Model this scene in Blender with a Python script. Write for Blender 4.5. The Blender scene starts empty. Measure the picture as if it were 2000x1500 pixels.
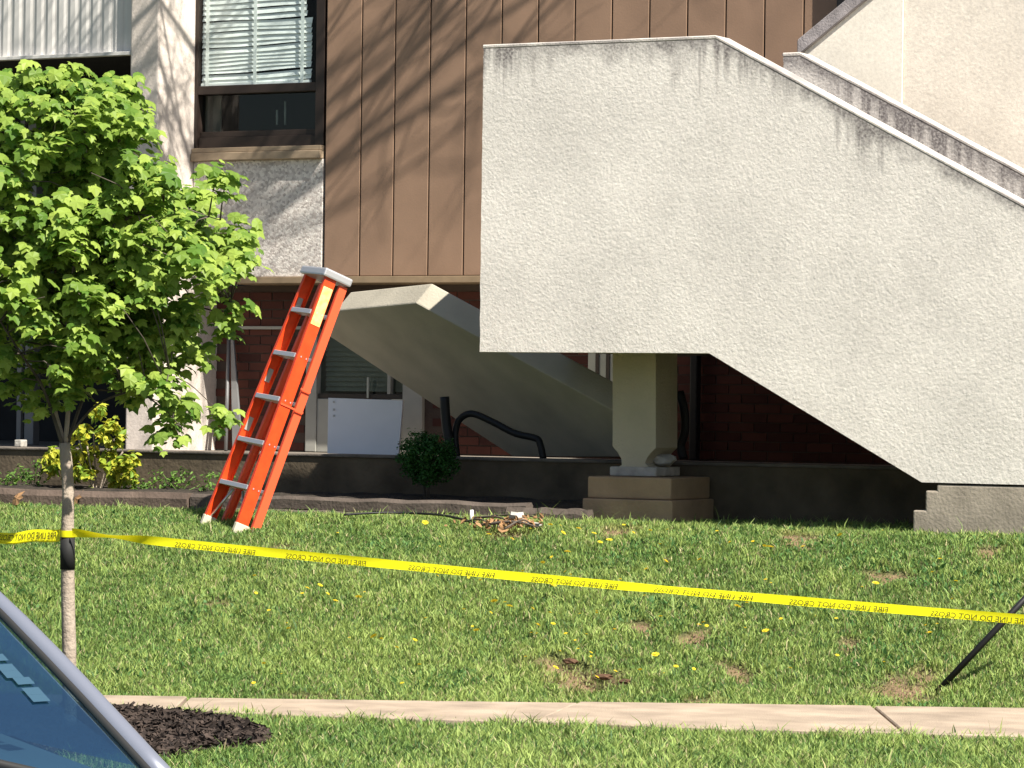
import bpy, bmesh, math, random
import numpy as np
from mathutils import Vector, Matrix

random.seed(7); RNG = np.random.default_rng(7)
scene = bpy.context.scene
COL = scene.collection
R = math.radians

# ------------------------------------------------------------------ camera
TH, F_PX, EYE, ROLL, PITCH = R(28), 6800.0, 1.55, R(0.75), 30/6800.0
D0 = Vector((-math.sin(TH), math.cos(TH), 0)); R0 = Vector((math.cos(TH), math.sin(TH), 0)); Z0 = Vector((0, 0, 1))
FW = D0*math.cos(PITCH) + Z0*math.sin(PITCH); UP0 = Z0*math.cos(PITCH) - D0*math.sin(PITCH)
RC = R0*math.cos(ROLL) + UP0*math.sin(ROLL); UC = -R0*math.sin(ROLL) + UP0*math.cos(ROLL)
CAM = Vector((0, 0, EYE))
cd = bpy.data.cameras.new('camera'); cam = bpy.data.objects.new('camera', cd); COL.objects.link(cam)
cam.matrix_world = Matrix(((RC.x, UC.x, -FW.x, CAM.x), (RC.y, UC.y, -FW.y, CAM.y), (RC.z, UC.z, -FW.z, CAM.z), (0, 0, 0, 1)))
cd.sensor_width = 36; cd.lens = F_PX/2000*36; cd.clip_start = .1; cd.clip_end = 5000
scene.camera = cam

# ------------------------------------------------------------------ light
SUN_A, SUN_E = R(69), R(50)          # azimuth from the facade's normal (to the right), elevation
SUN = Vector((math.cos(SUN_E)*math.sin(SUN_A), -math.cos(SUN_E)*math.cos(SUN_A), math.sin(SUN_E)))
world = bpy.data.worlds.new('World'); scene.world = world; world.use_nodes = True
wn = world.node_tree.nodes; wl = world.node_tree.links
bg = wn['Background']; sky = wn.new('ShaderNodeTexSky'); sky.sky_type = 'NISHITA'; sky.sun_disc = False
sky.sun_elevation = SUN_E; sky.sun_rotation = math.atan2(SUN.x, SUN.y)
sky.air_density = 1.0; sky.dust_density = 1.0
wl.new(sky.outputs[0], bg.inputs[0]); bg.inputs[1].default_value = .05
sd = bpy.data.lights.new('sun', 'SUN'); sd.energy = 5.0; sd.angle = R(.5); sd.color = (1, .94, .84)
so = bpy.data.objects.new('sun', sd); COL.objects.link(so)
so.rotation_euler = (-SUN).to_track_quat('-Z', 'Y').to_euler(); so.location = (0, 0, 30)
scene.view_settings.view_transform = 'Standard'; scene.view_settings.look = 'None'
scene.view_settings.exposure = 1.08; scene.view_settings.gamma = 1

# ------------------------------------------------------------------ pixels to places
def ray(px, py): return (RC*(px-1000) + UC*(750-py) + FW*F_PX)
def onY(px, py, Y): d = ray(px, py); return CAM + d*(Y/d.y)
def onZ(px, py, z): d = ray(px, py); return CAM + d*((z-EYE)/d.z)
def onB(px, py, b): d = ray(px, py); return CAM + d*(b/d.dot(D0))
def XY(px, Y): return onY(px, 750, Y).x
def ab(p): return p.dot(R0), p.dot(D0)
LAWN = .77
def gh_ab(a, b):
    be = (19.4 - .469*a)/.883
    t = np.clip((b-17.75)/(be-17.75), 0, 1)
    s = .45*t + .55*t*t*(3-2*t)
    bump = .012*np.sin(a*2.1+b*1.3)*np.sin(b*2.7-a*.8)*np.clip((b-17.9)*2, 0, 1)*(1-np.clip((t-.9)*10, 0, 1))
    return LAWN*s + bump
def gh(x, y): return float(gh_ab(x*R0.x+y*R0.y, x*D0.x+y*D0.y))
def onG(px, py):
    d = ray(px, py).normalized(); t = 8.0
    while t < 40:
        p = CAM + d*t
        if p.z <= gh(p.x, p.y): return p
        t += .01
    return p
# ------------------------------------------------------------------ mesh helpers
def link(name, me, mat=None, parent=None):
    o = bpy.data.objects.new(name, me); COL.objects.link(o)
    if mat is not None and not me.materials: me.materials.append(mat)
    if parent is not None: child(o, parent)
    return o
def child(o, p):
    o.parent = p; o.matrix_parent_inverse = WM[p.name].inverted() if p.name in WM else Matrix()
WM = {}
def tag(o, label=None, cat=None, group=None, kind=None):
    if label: o['label'] = label
    if cat: o['category'] = cat
    if group: o['group'] = group
    if kind: o['kind'] = kind
    return o
def empty(name, loc, label, cat, group=None):
    o = bpy.data.objects.new(name, None); COL.objects.link(o); o.location = loc; o.empty_display_size = .2
    WM[o.name] = Matrix.Translation(loc); return tag(o, label, cat, group)
def mesh(name, v, f, mat, parent=None, smooth=False):
    me = bpy.data.meshes.new(name); me.from_pydata([tuple(p) for p in v], [], f); me.update()
    if smooth: me.polygons.foreach_set('use_smooth', [True]*len(me.polygons))
    return link(name, me, mat, parent)
def bm_obj(name, bm, mat, parent=None, bevel=0, seg=2, smooth=False):
    bmesh.ops.recalc_face_normals(bm, faces=bm.faces[:])
    if bevel:
        ed = [e for e in bm.edges if len(e.link_faces) == 2 and e.calc_face_angle() > .3]
        bmesh.ops.bevel(bm, geom=ed, offset=bevel, segments=seg, affect='EDGES', profile=.6)
    me = bpy.data.meshes.new(name); bm.to_mesh(me); bm.free()
    if smooth: me.polygons.foreach_set('use_smooth', [True]*len(me.polygons))
    return link(name, me, mat, parent)
def bm_box(bm, x0, x1, y0, y1, z0, z1, M=None):
    c = [(x0,y0,z0),(x1,y0,z0),(x1,y1,z0),(x0,y1,z0),(x0,y0,z1),(x1,y0,z1),(x1,y1,z1),(x0,y1,z1)]
    vs = [bm.verts.new(M @ Vector(p) if M is not None else p) for p in c]
    for f in ((3,2,1,0),(4,5,6,7),(0,1,5,4),(1,2,6,5),(2,3,7,6),(3,0,4,7)): bm.faces.new([vs[i] for i in f])
def box(name, x0, x1, y0, y1, z0, z1, mat, parent=None, bevel=0, M=None):
    bm = bmesh.new(); bm_box(bm, min(x0,x1), max(x0,x1), y0, y1, min(z0,z1), max(z0,z1), M); return bm_obj(name, bm, mat, parent, bevel)
def prism(name, xz, y0, y1, mat, parent=None, bevel=0):
    bm = bmesh.new()
    a = [bm.verts.new((x, y0, z)) for x, z in xz]; b = [bm.verts.new((x, y1, z)) for x, z in xz]
    bm.faces.new(a); bm.faces.new(b[::-1]); n = len(xz)
    for i in range(n): bm.faces.new([a[i], b[i], b[(i+1)%n], a[(i+1)%n]])
    return bm_obj(name, bm, mat, parent, bevel)
def tube_data(pts, rad, n=8, off=0):
    V, Fc = [], []; pts = [Vector(p) for p in pts]
    ref = Vector((.3, .5, .8)).normalized()
    for i, p in enumerate(pts):
        t = (pts[min(i+1, len(pts)-1)] - pts[max(i-1, 0)]).normalized()
        u = t.cross(ref); u = u.normalized() if u.length > 1e-3 else t.cross(Vector((1,0,0))).normalized(); w = t.cross(u)
        r = rad[i] if hasattr(rad, '__len__') else rad
        for k in range(n): V.append(p + (u*math.cos(2*math.pi*k/n) + w*math.sin(2*math.pi*k/n))*r)
    for i in range(len(pts)-1):
        for k in range(n): Fc.append((off+i*n+k, off+i*n+(k+1)%n, off+(i+1)*n+(k+1)%n, off+(i+1)*n+k))
    Fc.append(tuple(off+k for k in range(n))[::-1]); Fc.append(tuple(off+(len(pts)-1)*n+k for k in range(n)))
    return V, Fc
def tube(name, pts, rad, mat, parent=None, n=8):
    V, Fc = tube_data(pts, rad, n); return mesh(name, V, Fc, mat, parent, True)
def spline(pts, k=8):
    P = [Vector(p) for p in pts]; P = [P[0]*2-P[1]] + P + [P[-1]*2-P[-2]]; out = []
    for i in range(1, len(P)-2):
        for j in range(k):
            t = j/k; a, b, c, d = P[i-1], P[i], P[i+1], P[i+2]
            out.append(.5*((2*b) + (c-a)*t + (2*a-5*b+4*c-d)*t*t + (3*b-a-3*c+d)*t**3))
    return out + [P[-2]]

# ------------------------------------------------------------------ materials
def mat(name, col, rough=.7, var=.0, vscale=4., bump=0., bscale=60., metal=0., spec=.3, col2=None, detail=4., coords='Object', bdist=.01, ior=None):
    m = bpy.data.materials.new(name); m.use_nodes = True; nt = m.node_tree; p = nt.nodes['Principled BSDF']
    p.inputs['Roughness'].default_value = rough; p.inputs['Metallic'].default_value = metal
    p.inputs['Specular IOR Level'].default_value = spec
    p.inputs['Base Color'].default_value = (*col, 1)
    tc = nt.nodes.new('ShaderNodeTexCoord')
    if var or col2:
        n = nt.nodes.new('ShaderNodeTexNoise'); n.inputs['Scale'].default_value = vscale; n.inputs['Detail'].default_value = detail
        nt.links.new(tc.outputs[coords], n.inputs['Vector'])
        r = nt.nodes.new('ShaderNodeValToRGB'); r.color_ramp.elements[0].position = .3; r.color_ramp.elements[1].position = .7
        c2 = col2 or tuple(min(1, c*(1+var)) for c in col); c1 = col if col2 else tuple(c*(1-var) for c in col)
        r.color_ramp.elements[0].color = (*c1, 1); r.color_ramp.elements[1].color = (*c2, 1)
        nt.links.new(n.outputs[0], r.inputs[0]); nt.links.new(r.outputs[0], p.inputs['Base Color'])
    if bump:
        n2 = nt.nodes.new('ShaderNodeTexNoise'); n2.inputs['Scale'].default_value = bscale; n2.inputs['Detail'].default_value = 5
        nt.links.new(tc.outputs[coords], n2.inputs['Vector'])
        b = nt.nodes.new('ShaderNodeBump'); b.inputs['Strength'].default_value = bump; b.inputs['Distance'].default_value = bdist
        nt.links.new(n2.outputs[0], b.inputs['Height']); nt.links.new(b.outputs[0], p.inputs['Normal'])
    return m
def N(m, t, **kw):
    n = m.node_tree.nodes.new(t)
    for k, v in kw.items(): n.inputs[k].default_value = v
    return n

def stucco(name, base, dark, streak=True, bscale=34., bstr=.7, aggregate=False):
    m = bpy.data.materials.new(name); m.use_nodes = True; nt = m.node_tree; L = nt.links.new; p = nt.nodes['Principled BSDF']
    p.inputs['Roughness'].default_value = .9; p.inputs['Specular IOR Level'].default_value = .15
    tc = nt.nodes.new('ShaderNodeTexCoord')
    big = N(m, 'ShaderNodeTexNoise', Scale=1.6, Detail=6., Roughness=.65); L(tc.outputs['Object'], big.inputs['Vector'])
    r = nt.nodes.new('ShaderNodeValToRGB'); r.color_ramp.elements[0].position = .3; r.color_ramp.elements[1].position = .72
    r.color_ramp.elements[0].color = (*[c*.86 for c in base], 1); r.color_ramp.elements[1].color = (*[c*1.06 for c in base], 1)
    L(big.outputs[0], r.inputs[0])
    fs_n = N(m, 'ShaderNodeTexNoise', Scale=38., Detail=6., Roughness=.75); L(tc.outputs['Object'], fs_n.inputs['Vector'])
    fs_r = nt.nodes.new('ShaderNodeMapRange'); fs_r.inputs[1].default_value = .3; fs_r.inputs[2].default_value = .6; fs_r.inputs[3].default_value = .8; fs_r.inputs[4].default_value = 1.03; L(fs_n.outputs[0], fs_r.inputs[0])
    fs_m = nt.nodes.new('ShaderNodeVectorMath'); fs_m.operation = 'SCALE'; L(r.outputs[0], fs_m.inputs[0]); L(fs_r.outputs[0], fs_m.inputs['Scale']); colr = fs_m.outputs[0]
    if streak:
        mp = nt.nodes.new('ShaderNodeMapping'); mp.inputs['Scale'].default_value = (16, 16, .55); L(tc.outputs['Object'], mp.inputs[0])
        sn = N(m, 'ShaderNodeTexNoise', Scale=1., Detail=5., Roughness=.6); L(mp.outputs[0], sn.inputs['Vector'])
        pn = N(m, 'ShaderNodeTexNoise', Scale=1.15, Detail=3.); L(tc.outputs['Object'], pn.inputs['Vector'])
        at = nt.nodes.new('ShaderNodeAttribute'); at.attribute_name = 'below_top'
        # streak reach grows with noise; mask falls off downwards
        ex = nt.nodes.new('ShaderNodeMath'); ex.operation = 'MULTIPLY_ADD'; L(sn.outputs[0], ex.inputs[0]); ex.inputs[1].default_value = 2.6; ex.inputs[2].default_value = -.92
        e2 = nt.nodes.new('ShaderNodeMath'); e2.operation = 'MULTIPLY'; L(ex.outputs[0], e2.inputs[0]); pr = nt.nodes.new('ShaderNodeMapRange'); pr.inputs[1].default_value = .35; pr.inputs[2].default_value = .68; pr.inputs[3].default_value = .06; pr.inputs[4].default_value = .8; L(pn.outputs[0], pr.inputs[0]); L(pr.outputs[0], e2.inputs[1])
        dv = nt.nodes.new('ShaderNodeMath'); dv.operation = 'SUBTRACT'; L(e2.outputs[0], dv.inputs[0]); L(at.outputs['Fac'], dv.inputs[1])
        mr = nt.nodes.new('ShaderNodeMapRange'); mr.inputs[1].default_value = -.06; mr.inputs[2].default_value = .22; mr.inputs[3].default_value = 0; mr.inputs[4].default_value = .85
        L(dv.outputs[0], mr.inputs[0])
        grime = N(m, 'ShaderNodeTexNoise', Scale=55., Detail=3.); L(tc.outputs['Object'], grime.inputs['Vector'])
        bn = N(m, 'ShaderNodeTexNoise', Scale=3.2, Detail=5., Roughness=.7); L(tc.outputs['Object'], bn.inputs['Vector'])
        bs = nt.nodes.new('ShaderNodeMath'); bs.operation = 'MULTIPLY_ADD'; L(bn.outputs[0], bs.inputs[0]); bs.inputs[1].default_value = .42; bs.inputs[2].default_value = -.15
        bd = nt.nodes.new('ShaderNodeMath'); bd.operation = 'SUBTRACT'; L(bs.outputs[0], bd.inputs[0]); L(at.outputs['Fac'], bd.inputs[1])
        br = nt.nodes.new('ShaderNodeMapRange'); br.inputs[1].default_value = -.03; br.inputs[2].default_value = .07; br.inputs[3].default_value = 0; br.inputs[4].default_value = .8; L(bd.outputs[0], br.inputs[0])
        bx_ = nt.nodes.new('ShaderNodeMath'); bx_.operation = 'MAXIMUM'; L(br.outputs[0], bx_.inputs[0]); L(mr.outputs[0], bx_.inputs[1])
        mg = nt.nodes.new('ShaderNodeMath'); mg.operation = 'MULTIPLY'; L(bx_.outputs[0], mg.inputs[0])
        gr = nt.nodes.new('ShaderNodeMapRange'); gr.inputs[1].default_value = .35; gr.inputs[2].default_value = .6; gr.inputs[3].default_value = .55; L(grime.outputs[0], gr.inputs[0]); L(gr.outputs[0], mg.inputs[1])
        mx = nt.nodes.new('ShaderNodeMix'); mx.data_type = 'RGBA'; L(mg.outputs[0], mx.inputs[0]); L(colr, mx.inputs[6]); mx.inputs[7].default_value = (*dark, 1)
        colr = mx.outputs[2]
    vo = N(m, 'ShaderNodeTexVoronoi', Scale=bscale); vo.feature = 'SMOOTH_F1'
    wob = N(m, 'ShaderNodeTexNoise', Scale=18., Detail=3.); L(tc.outputs['Object'], wob.inputs['Vector'])
    va = nt.nodes.new('ShaderNodeVectorMath'); va.operation = 'MULTIPLY_ADD'; L(wob.outputs['Color'], va.inputs[0]); va.inputs[1].default_value = (.02,.02,.02); L(tc.outputs['Object'], va.inputs[2])
    L(va.outputs[0], vo.inputs['Vector'])
    n2 = N(m, 'ShaderNodeTexNoise', Scale=bscale*1.15, Detail=8., Roughness=.72); L(tc.outputs['Object'], n2.inputs['Vector'])
    ad = nt.nodes.new('ShaderNodeMath'); ad.operation = 'MULTIPLY_ADD'; L(vo.outputs['Distance'], ad.inputs[0]); ad.inputs[1].default_value = -.45; L(n2.outputs[0], ad.inputs[2])
    if aggregate:
        vc = N(m, 'ShaderNodeTexVoronoi', Scale=bscale); L(va.outputs[0], vc.inputs['Vector'])
        hs = nt.nodes.new('ShaderNodeValToRGB'); cr = hs.color_ramp
        cr.elements[0].color = (.42,.37,.34,1); cr.elements[1].color = (.92,.87,.8,1); e = cr.elements.new(.5); e.color = (.72,.66,.61,1)
        sp = nt.nodes.new('ShaderNodeSeparateColor'); L(vc.outputs['Color'], sp.inputs[0]); L(sp.outputs[0], hs.inputs[0])
        mx2 = nt.nodes.new('ShaderNodeMix'); mx2.data_type = 'RGBA'; mx2.inputs[0].default_value = .75; L(colr, mx2.inputs[6]); L(hs.outputs[0], mx2.inputs[7]); colr = mx2.outputs[2]
    L(colr, p.inputs['Base Color'])
    b = nt.nodes.new('ShaderNodeBump'); b.inputs['Strength'].default_value = bstr; b.inputs['Distance'].default_value = .012
    L(ad.outputs[0], b.inputs['Height']); L(b.outputs[0], p.inputs['Normal'])
    return m

M_STUCCO = stucco('stucco', (.86, .805, .735), (.09, .075, .08), bscale=52., bstr=.34)
M_STUCCO_IN = stucco('stucco_weathered', (.74, .69, .64), (.1, .085, .09), bscale=52., bstr=.42)
M_CREAM = stucco('cream_stucco', (.86, .78, .67), (.2, .18, .17), streak=False, bscale=48., bstr=.2)
M_CREAM2 = stucco('pale_cream_stucco', (.9, .84, .73), (.2, .18, .17), streak=False, bscale=48., bstr=.1)
M_PILASTER = stucco('pilaster_stucco', (.72, .64, .57), (.2, .18, .17), streak=False, bscale=48., bstr=.25)
M_AGG = stucco('exposed_aggregate', (.5, .46, .43), (.2, .18, .17), streak=False, bscale=55., bstr=.5, aggregate=True)
M_COPING = mat('coping_concrete', (.3, .27, .26), .9, col2=(.68, .63, .57), vscale=4, bump=.4, bscale=80)
M_COPING_D = mat('weathered_coping', (.34, .31, .31), .9, var=.3, vscale=9, bump=.4, bscale=80)
M_SIDING = mat('brown_siding', (.285, .183, .124), .55, var=.1, vscale=3, bump=.08, bscale=90, spec=.35)
M_GROOVE = mat('siding_groove', (.05, .03, .02), .8)
M_TRIM = mat('tan_trim', (.26, .19, .12), .6, var=.15, vscale=8)
M_SILL = mat('tan_sill', (.33, .25, .17), .6, var=.2, vscale=10)
M_BRONZE = mat('bronze_frame', (.028, .019, .015), .45, spec=.4)
M_RIB = mat('grey_ribbed_metal', (.66, .64, .61), .5, var=.05, vscale=6, spec=.4)
M_DARK = mat('dark_recess', (.012, .011, .012), .8)
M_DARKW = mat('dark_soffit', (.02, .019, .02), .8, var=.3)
M_MORTAR = mat('mortar', (.075, .055, .045), .95, bump=.4, bscale=150)
M_CONC = mat('grey_concrete', (.21, .185, .155), .95, var=.3, vscale=5, bump=.6, bscale=50)
M_CONC_L = mat('pedestal_concrete', (.36, .25, .155), .95, var=.16, vscale=5, bump=.5, bscale=45)
M_COLUMN = mat('column_concrete', (.47, .42, .32), .92, var=.1, vscale=3, bump=.5, bscale=70)
M_SLAB = mat('slab_concrete', (.42, .385, .31), .92, var=.14, vscale=2.5, bump=.35, bscale=60)
M_CHUNK = mat('broken_concrete', (.42, .4, .36), .95, var=.25, vscale=12, bump=.8, bscale=30)
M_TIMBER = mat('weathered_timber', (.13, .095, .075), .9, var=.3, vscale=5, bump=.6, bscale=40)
M_TIMBER_SHADE = mat('shaded_timber', (.1, .08, .066), .9, var=.3, vscale=5, bump=.6, bscale=40)  # darker copy of the timber: shade put into the colour
M_SOIL = mat('soil', (.02, .016, .013), .95, col2=(.05, .04, .03), vscale=9, bump=1., bscale=30, bdist=.03)
M_CLOD = mat('soil_clod', (.1, .055, .032), .95, var=.3, vscale=20, bump=.8, bscale=40)
M_FOOTING = mat('footing_concrete', (.36, .31, .25), .95, var=.28, vscale=4, bump=.35, bscale=50)
M_CONC_D = mat('dark_cap_concrete', (.14, .12, .1), .95, var=.3, vscale=5, bump=.5, bscale=50)
M_PIPE = mat('black_pipe', (.012, .012, .013), .5)
M_GREYM = mat('grey_metal', (.2, .2, .2), .5, metal=.3)
M_WHITE = mat('white_board', (.72, .72, .74), .4, var=.05, vscale=3)
M_SPOT = mat('board_mark', (.45, .45, .45), .6)
M_GREYP = mat('grey_panel', (.34, .335, .3), .7, var=.12, vscale=4)
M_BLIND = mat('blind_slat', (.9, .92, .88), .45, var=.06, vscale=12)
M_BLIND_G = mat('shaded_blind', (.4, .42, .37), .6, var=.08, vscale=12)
M_BARK = mat('sapling_bark', (.26, .21, .165), .9, col2=(.42, .35, .28), vscale=11, bump=.8, bscale=60)
M_BARK_D = mat('grey_bark', (.09, .075, .06), .9, var=.3, vscale=9, bump=.6, bscale=40)
M_WALK = mat('sidewalk_concrete', (.34, .27, .205), .92, var=.26, vscale=3.5, bump=.5, bscale=120, detail=8.)
M_ASPHALT = mat('asphalt', (.05, .05, .05), .95, var=.2, vscale=40, bump=.5, bscale=120)
M_ORANGE = mat('orange_fibreglass', (.78, .062, .01), .42, var=.16, vscale=14, spec=.4)
M_ORANGE_E = mat('orange_flange', (.82, .1, .035), .45, spec=.4)
M_ALU = mat('aluminium', (.55, .55, .57), .4, metal=.55, spec=.5)
M_STICKER = mat('yellow_label', (.85, .55, .12), .4, col2=(.9, .7, .3), vscale=25)
M_FOOT = mat('pale_foot', (.6, .55, .42), .8)
M_BLACK = mat('black_strap', (.02, .02, .02), .7)
M_TEXT = mat('print_black', (.03, .028, .01), .6)
M_PAINT = mat('silver_blue_paint', (.2, .215, .265), .33, metal=.3, spec=.6)
M_RUBBER = mat('tyre_rubber', (.02, .02, .02), .85)
M_DASH = mat('dashboard', (.035, .045, .07), .6)
M_PETAL = None
M_DRYLEAF = mat('dry_leaf', (.3, .17, .08), .8, var=.2, vscale=30)

def leaf_mat(name, c1, c2, trans=.35, attr=None, rough=.5):
    m = bpy.data.materials.new(name); m.use_nodes = True; nt = m.node_tree; L = nt.links.new
    p = nt.nodes['Principled BSDF']; p.inputs['Roughness'].default_value = rough; p.inputs['Specular IOR Level'].default_value = .25
    if attr:
        a = nt.nodes.new('ShaderNodeAttribute'); a.attribute_name = attr; colr = a.outputs['Color']
    else:
        g = nt.nodes.new('ShaderNodeNewGeometry'); oi = nt.nodes.new('ShaderNodeObjectInfo')
        ad = nt.nodes.new('ShaderNodeMath'); ad.operation = 'ADD'; L(g.outputs['Random Per Island'], ad.inputs[0]); L(oi.outputs['Random'], ad.inputs[1])
        fr = nt.nodes.new('ShaderNodeMath'); fr.operation = 'FRACT'; L(ad.outputs[0], fr.inputs[0])
        r = nt.nodes.new('ShaderNodeValToRGB'); r.color_ramp.elements[0].color = (*c1, 1); r.color_ramp.elements[1].color = (*c2, 1)
        L(fr.outputs[0], r.inputs[0]); colr = r.outputs[0]
    L(colr, p.inputs['Base Color'])
    t = nt.nodes.new('ShaderNodeBsdfTranslucent'); L(colr, t.inputs[0])
    mx = nt.nodes.new('ShaderNodeMixShader'); mx.inputs[0].default_value = trans
    L(p.outputs[0], mx.inputs[1]); L(t.outputs[0], mx.inputs[2]); L(mx.outputs[0], nt.nodes['Material Output'].inputs[0])
    return m
M_LEAF = leaf_mat('maple_leaf', (.1, .21, .03), (.4, .52, .1), .46)
M_GRASS = leaf_mat('grass_blade', 0, 0, .3, attr='tint', rough=.6)
M_BUSH = leaf_mat('boxwood_leaf', (.02, .07, .015), (.04, .14, .025), .25)
M_YSHRUB = leaf_mat('golden_leaf', (.17, .3, .035), (.55, .5, .05), .3)
M_WEED = leaf_mat('weed_leaf', (.07, .15, .03), (.16, .28, .05), .3)
M_PETAL = leaf_mat('dandelion_yellow', (.85, .65, .03), (.9, .72, .06), .4)
M_STEM = leaf_mat('stem_green', (.1, .2, .04), (.14, .25, .05), .2)
M_MULCH = leaf_mat('mulch_chip', (.012, .009, .008), (.075, .055, .045), .0, rough=.9)
M_BRICK = leaf_mat('red_brick', (.055, .02, .016), (.11, .038, .027), .0, rough=.85)

def tape_mat():
    m = bpy.data.materials.new('yellow_tape'); m.use_nodes = True; nt = m.node_tree; p = nt.nodes['Principled BSDF']
    p.inputs['Base Color'].default_value = (.9, .86, .012, 1); p.inputs['Roughness'].default_value = .35
    t = nt.nodes.new('ShaderNodeBsdfTranslucent'); t.inputs[0].default_value = (.9, .82, .01, 1)
    mx = nt.nodes.new('ShaderNodeMixShader'); mx.inputs[0].default_value = .3
    nt.links.new(p.outputs[0], mx.inputs[1]); nt.links.new(t.outputs[0], mx.inputs[2]); nt.links.new(mx.outputs[0], nt.nodes['Material Output'].inputs[0])
    return m
M_TAPE = tape_mat()
def glass_mat(name, tint, refl=.08, rough=.02, rcol=(1, 1, 1)):
    m = bpy.data.materials.new(name); m.use_nodes = True; nt = m.node_tree; nt.nodes.remove(nt.nodes['Principled BSDF'])
    tr = nt.nodes.new('ShaderNodeBsdfTransparent'); tr.inputs[0].default_value = (*tint, 1)
    gl = nt.nodes.new('ShaderNodeBsdfGlossy'); gl.inputs['Roughness'].default_value = rough; gl.inputs[0].default_value = (*rcol, 1)
    lw = nt.nodes.new('ShaderNodeLayerWeight'); lw.inputs[0].default_value = .5; pw_ = nt.nodes.new('ShaderNodeMath'); pw_.operation = 'POWER'; pw_.inputs[1].default_value = 4.; nt.links.new(lw.outputs['Facing'], pw_.inputs[0])
    ad = nt.nodes.new('ShaderNodeMath'); ad.operation = 'ADD'; ad.inputs[1].default_value = refl; ad.use_clamp = True
    mx = nt.nodes.new('ShaderNodeMixShader'); L = nt.links.new
    L(pw_.outputs[0], ad.inputs[0]); L(ad.outputs[0], mx.inputs[0]); L(tr.outputs[0], mx.inputs[1]); L(gl.outputs[0], mx.inputs[2])
    L(mx.outputs[0], nt.nodes['Material Output'].inputs[0]); return m
M_GLASS = glass_mat('window_glass', (.93, .98, .98), .01)
M_GLASS_D = glass_mat('dark_glass', (.5, .55, .52), .03)
M_WSHIELD = glass_mat('windscreen_glass', (.35, .55, .7), .5, .06, (.66, .92, 1))

# ------------------------------------------------------------------ ground
bare = [  # bare soil patches (px, py, half width px, half height px)
    (1150, 1325, 95, 36), (1085, 1285, 50, 16), (1440, 1308, 34, 26), (1735, 1120, 55, 10), (1930, 1068, 38, 9), (1755, 1345, 70, 30), (1810, 1315, 45, 20),
    (1560, 1040, 60, 6), (1210, 1028, 70, 5), (1350, 1240, 40, 18), (1000, 1040, 70, 9), (1660, 1250, 35, 14), (560, 1062, 40, 7), (1090, 1300, 50, 16),
    (1870, 1035, 60, 6), (1380, 1365, 60, 12), (1045, 1290, 40, 14), (420, 1175, 40, 8), (1250, 1215, 30, 8), (620, 1355, 120, 8)]
BARE = []
for px, py, rx, ry in bare:
    c = onG(px, py); e = onG(px, py-ry*.85); a, b = ab(c); BARE.append((a, b, .85*rx/F_PX*b, max(.1, (e-c).dot(D0))))
def bareness(a, b):
    m = np.zeros_like(np.asarray(a, float))
    for ca, cb, ra, rb in BARE:
        q = ((a-ca)/ra)**2 + ((b-cb)/rb)**2
        q = q*(1+.45*np.sin(a*17+2*np.sin(b*11))+.35*np.sin(b*23+2*np.sin(a*19)))
        m = np.maximum(m, np.clip(1.3-q, 0, 1))
    return m
av = np.unique(np.concatenate([np.linspace(-400, -8, 12), np.linspace(-8, -4.6, 14), np.linspace(-4.6, 4.6, 240), np.linspace(4.6, 8, 14), np.linspace(8, 400, 12)]))
bv = np.unique(np.concatenate([np.linspace(-60, 12, 14), np.linspace(12, 17, 30), np.linspace(17, 21.5, 140), np.linspace(21.5, 25, 24), np.linspace(25, 900, 14)]))
A, B = np.meshgrid(av, bv, indexing='ij'); H = gh_ab(A, B)
ba = bareness(A, B); 
wob = lambda a, b: .5+.25*np.sin(a*7.3+np.sin(b*5.1)*2)+.25*np.sin(b*9.7+np.sin(a*6.3)*2)
H = H - .03*ba*wob(A*2, B*2) - .03
LIP = spline([onG(x, y) for x, y in ((1085,1283), (1130,1298), (1165,1308), (1188,1322), (1222,1334))], 6)
for p_ in LIP:
    la_, lb_ = ab(p_); H = H - .028*np.exp(-(((A-la_)/.05)**2 + ((B-lb_)/.13)**2))
H = np.where(B < 13.2, -.14, H)
vx = A*R0.x + B*D0.x; vy = A*R0.y + B*D0.y
V = np.stack([vx, vy, H], -1).reshape(-1, 3); na, nb = A.shape
idx = np.arange(na*nb).reshape(na, nb)
Fc = np.stack([idx[:-1,:-1], idx[1:,:-1], idx[1:,1:], idx[:-1,1:]], -1).reshape(-1, 4)
me = bpy.data.meshes.new('ground'); me.from_pydata(V.tolist(), [], Fc.tolist())
at = me.attributes.new('bare', 'FLOAT', 'POINT'); at.data.foreach_set('value', ba.reshape(-1).astype(np.float32))
me.polygons.foreach_set('use_smooth', [True]*len(me.polygons))
def ground_mat():
    m = mat('lawn_soil', (.06, .075, .025), .95, col2=(.1, .11, .04), vscale=5, bump=.8, bscale=40, bdist=.03); nt = m.node_tree
    p = nt.nodes['Principled BSDF']; src = p.inputs['Base Color'].links[0].from_socket
    a = nt.nodes.new('ShaderNodeAttribute'); a.attribute_name = 'bare'
    n = N(m, 'ShaderNodeTexNoise', Scale=14., Detail=5.); tc = nt.nodes.new('ShaderNodeTexCoord'); nt.links.new(tc.outputs['Object'], n.inputs['Vector'])
    r = nt.nodes.new('ShaderNodeValToRGB'); r.color_ramp.elements[0].color = (.12, .075, .042, 1); r.color_ramp.elements[1].color = (.29, .2, .12, 1)
    nt.links.new(n.outputs[0], r.inputs[0])
    mx = nt.nodes.new('ShaderNodeMix'); mx.data_type = 'RGBA'; nt.links.new(a.outputs['Fac'], mx.inputs[0]); nt.links.new(src, mx.inputs[6]); nt.links.new(r.outputs[0], mx.inputs[7])
    nt.links.new(mx.outputs[2], p.inputs['Base Color']); return m
g = link('ground', me, ground_mat()); tag(g, kind='structure')

def abz(a, b, z): return R0*a + D0*b + Z0*z
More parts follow.
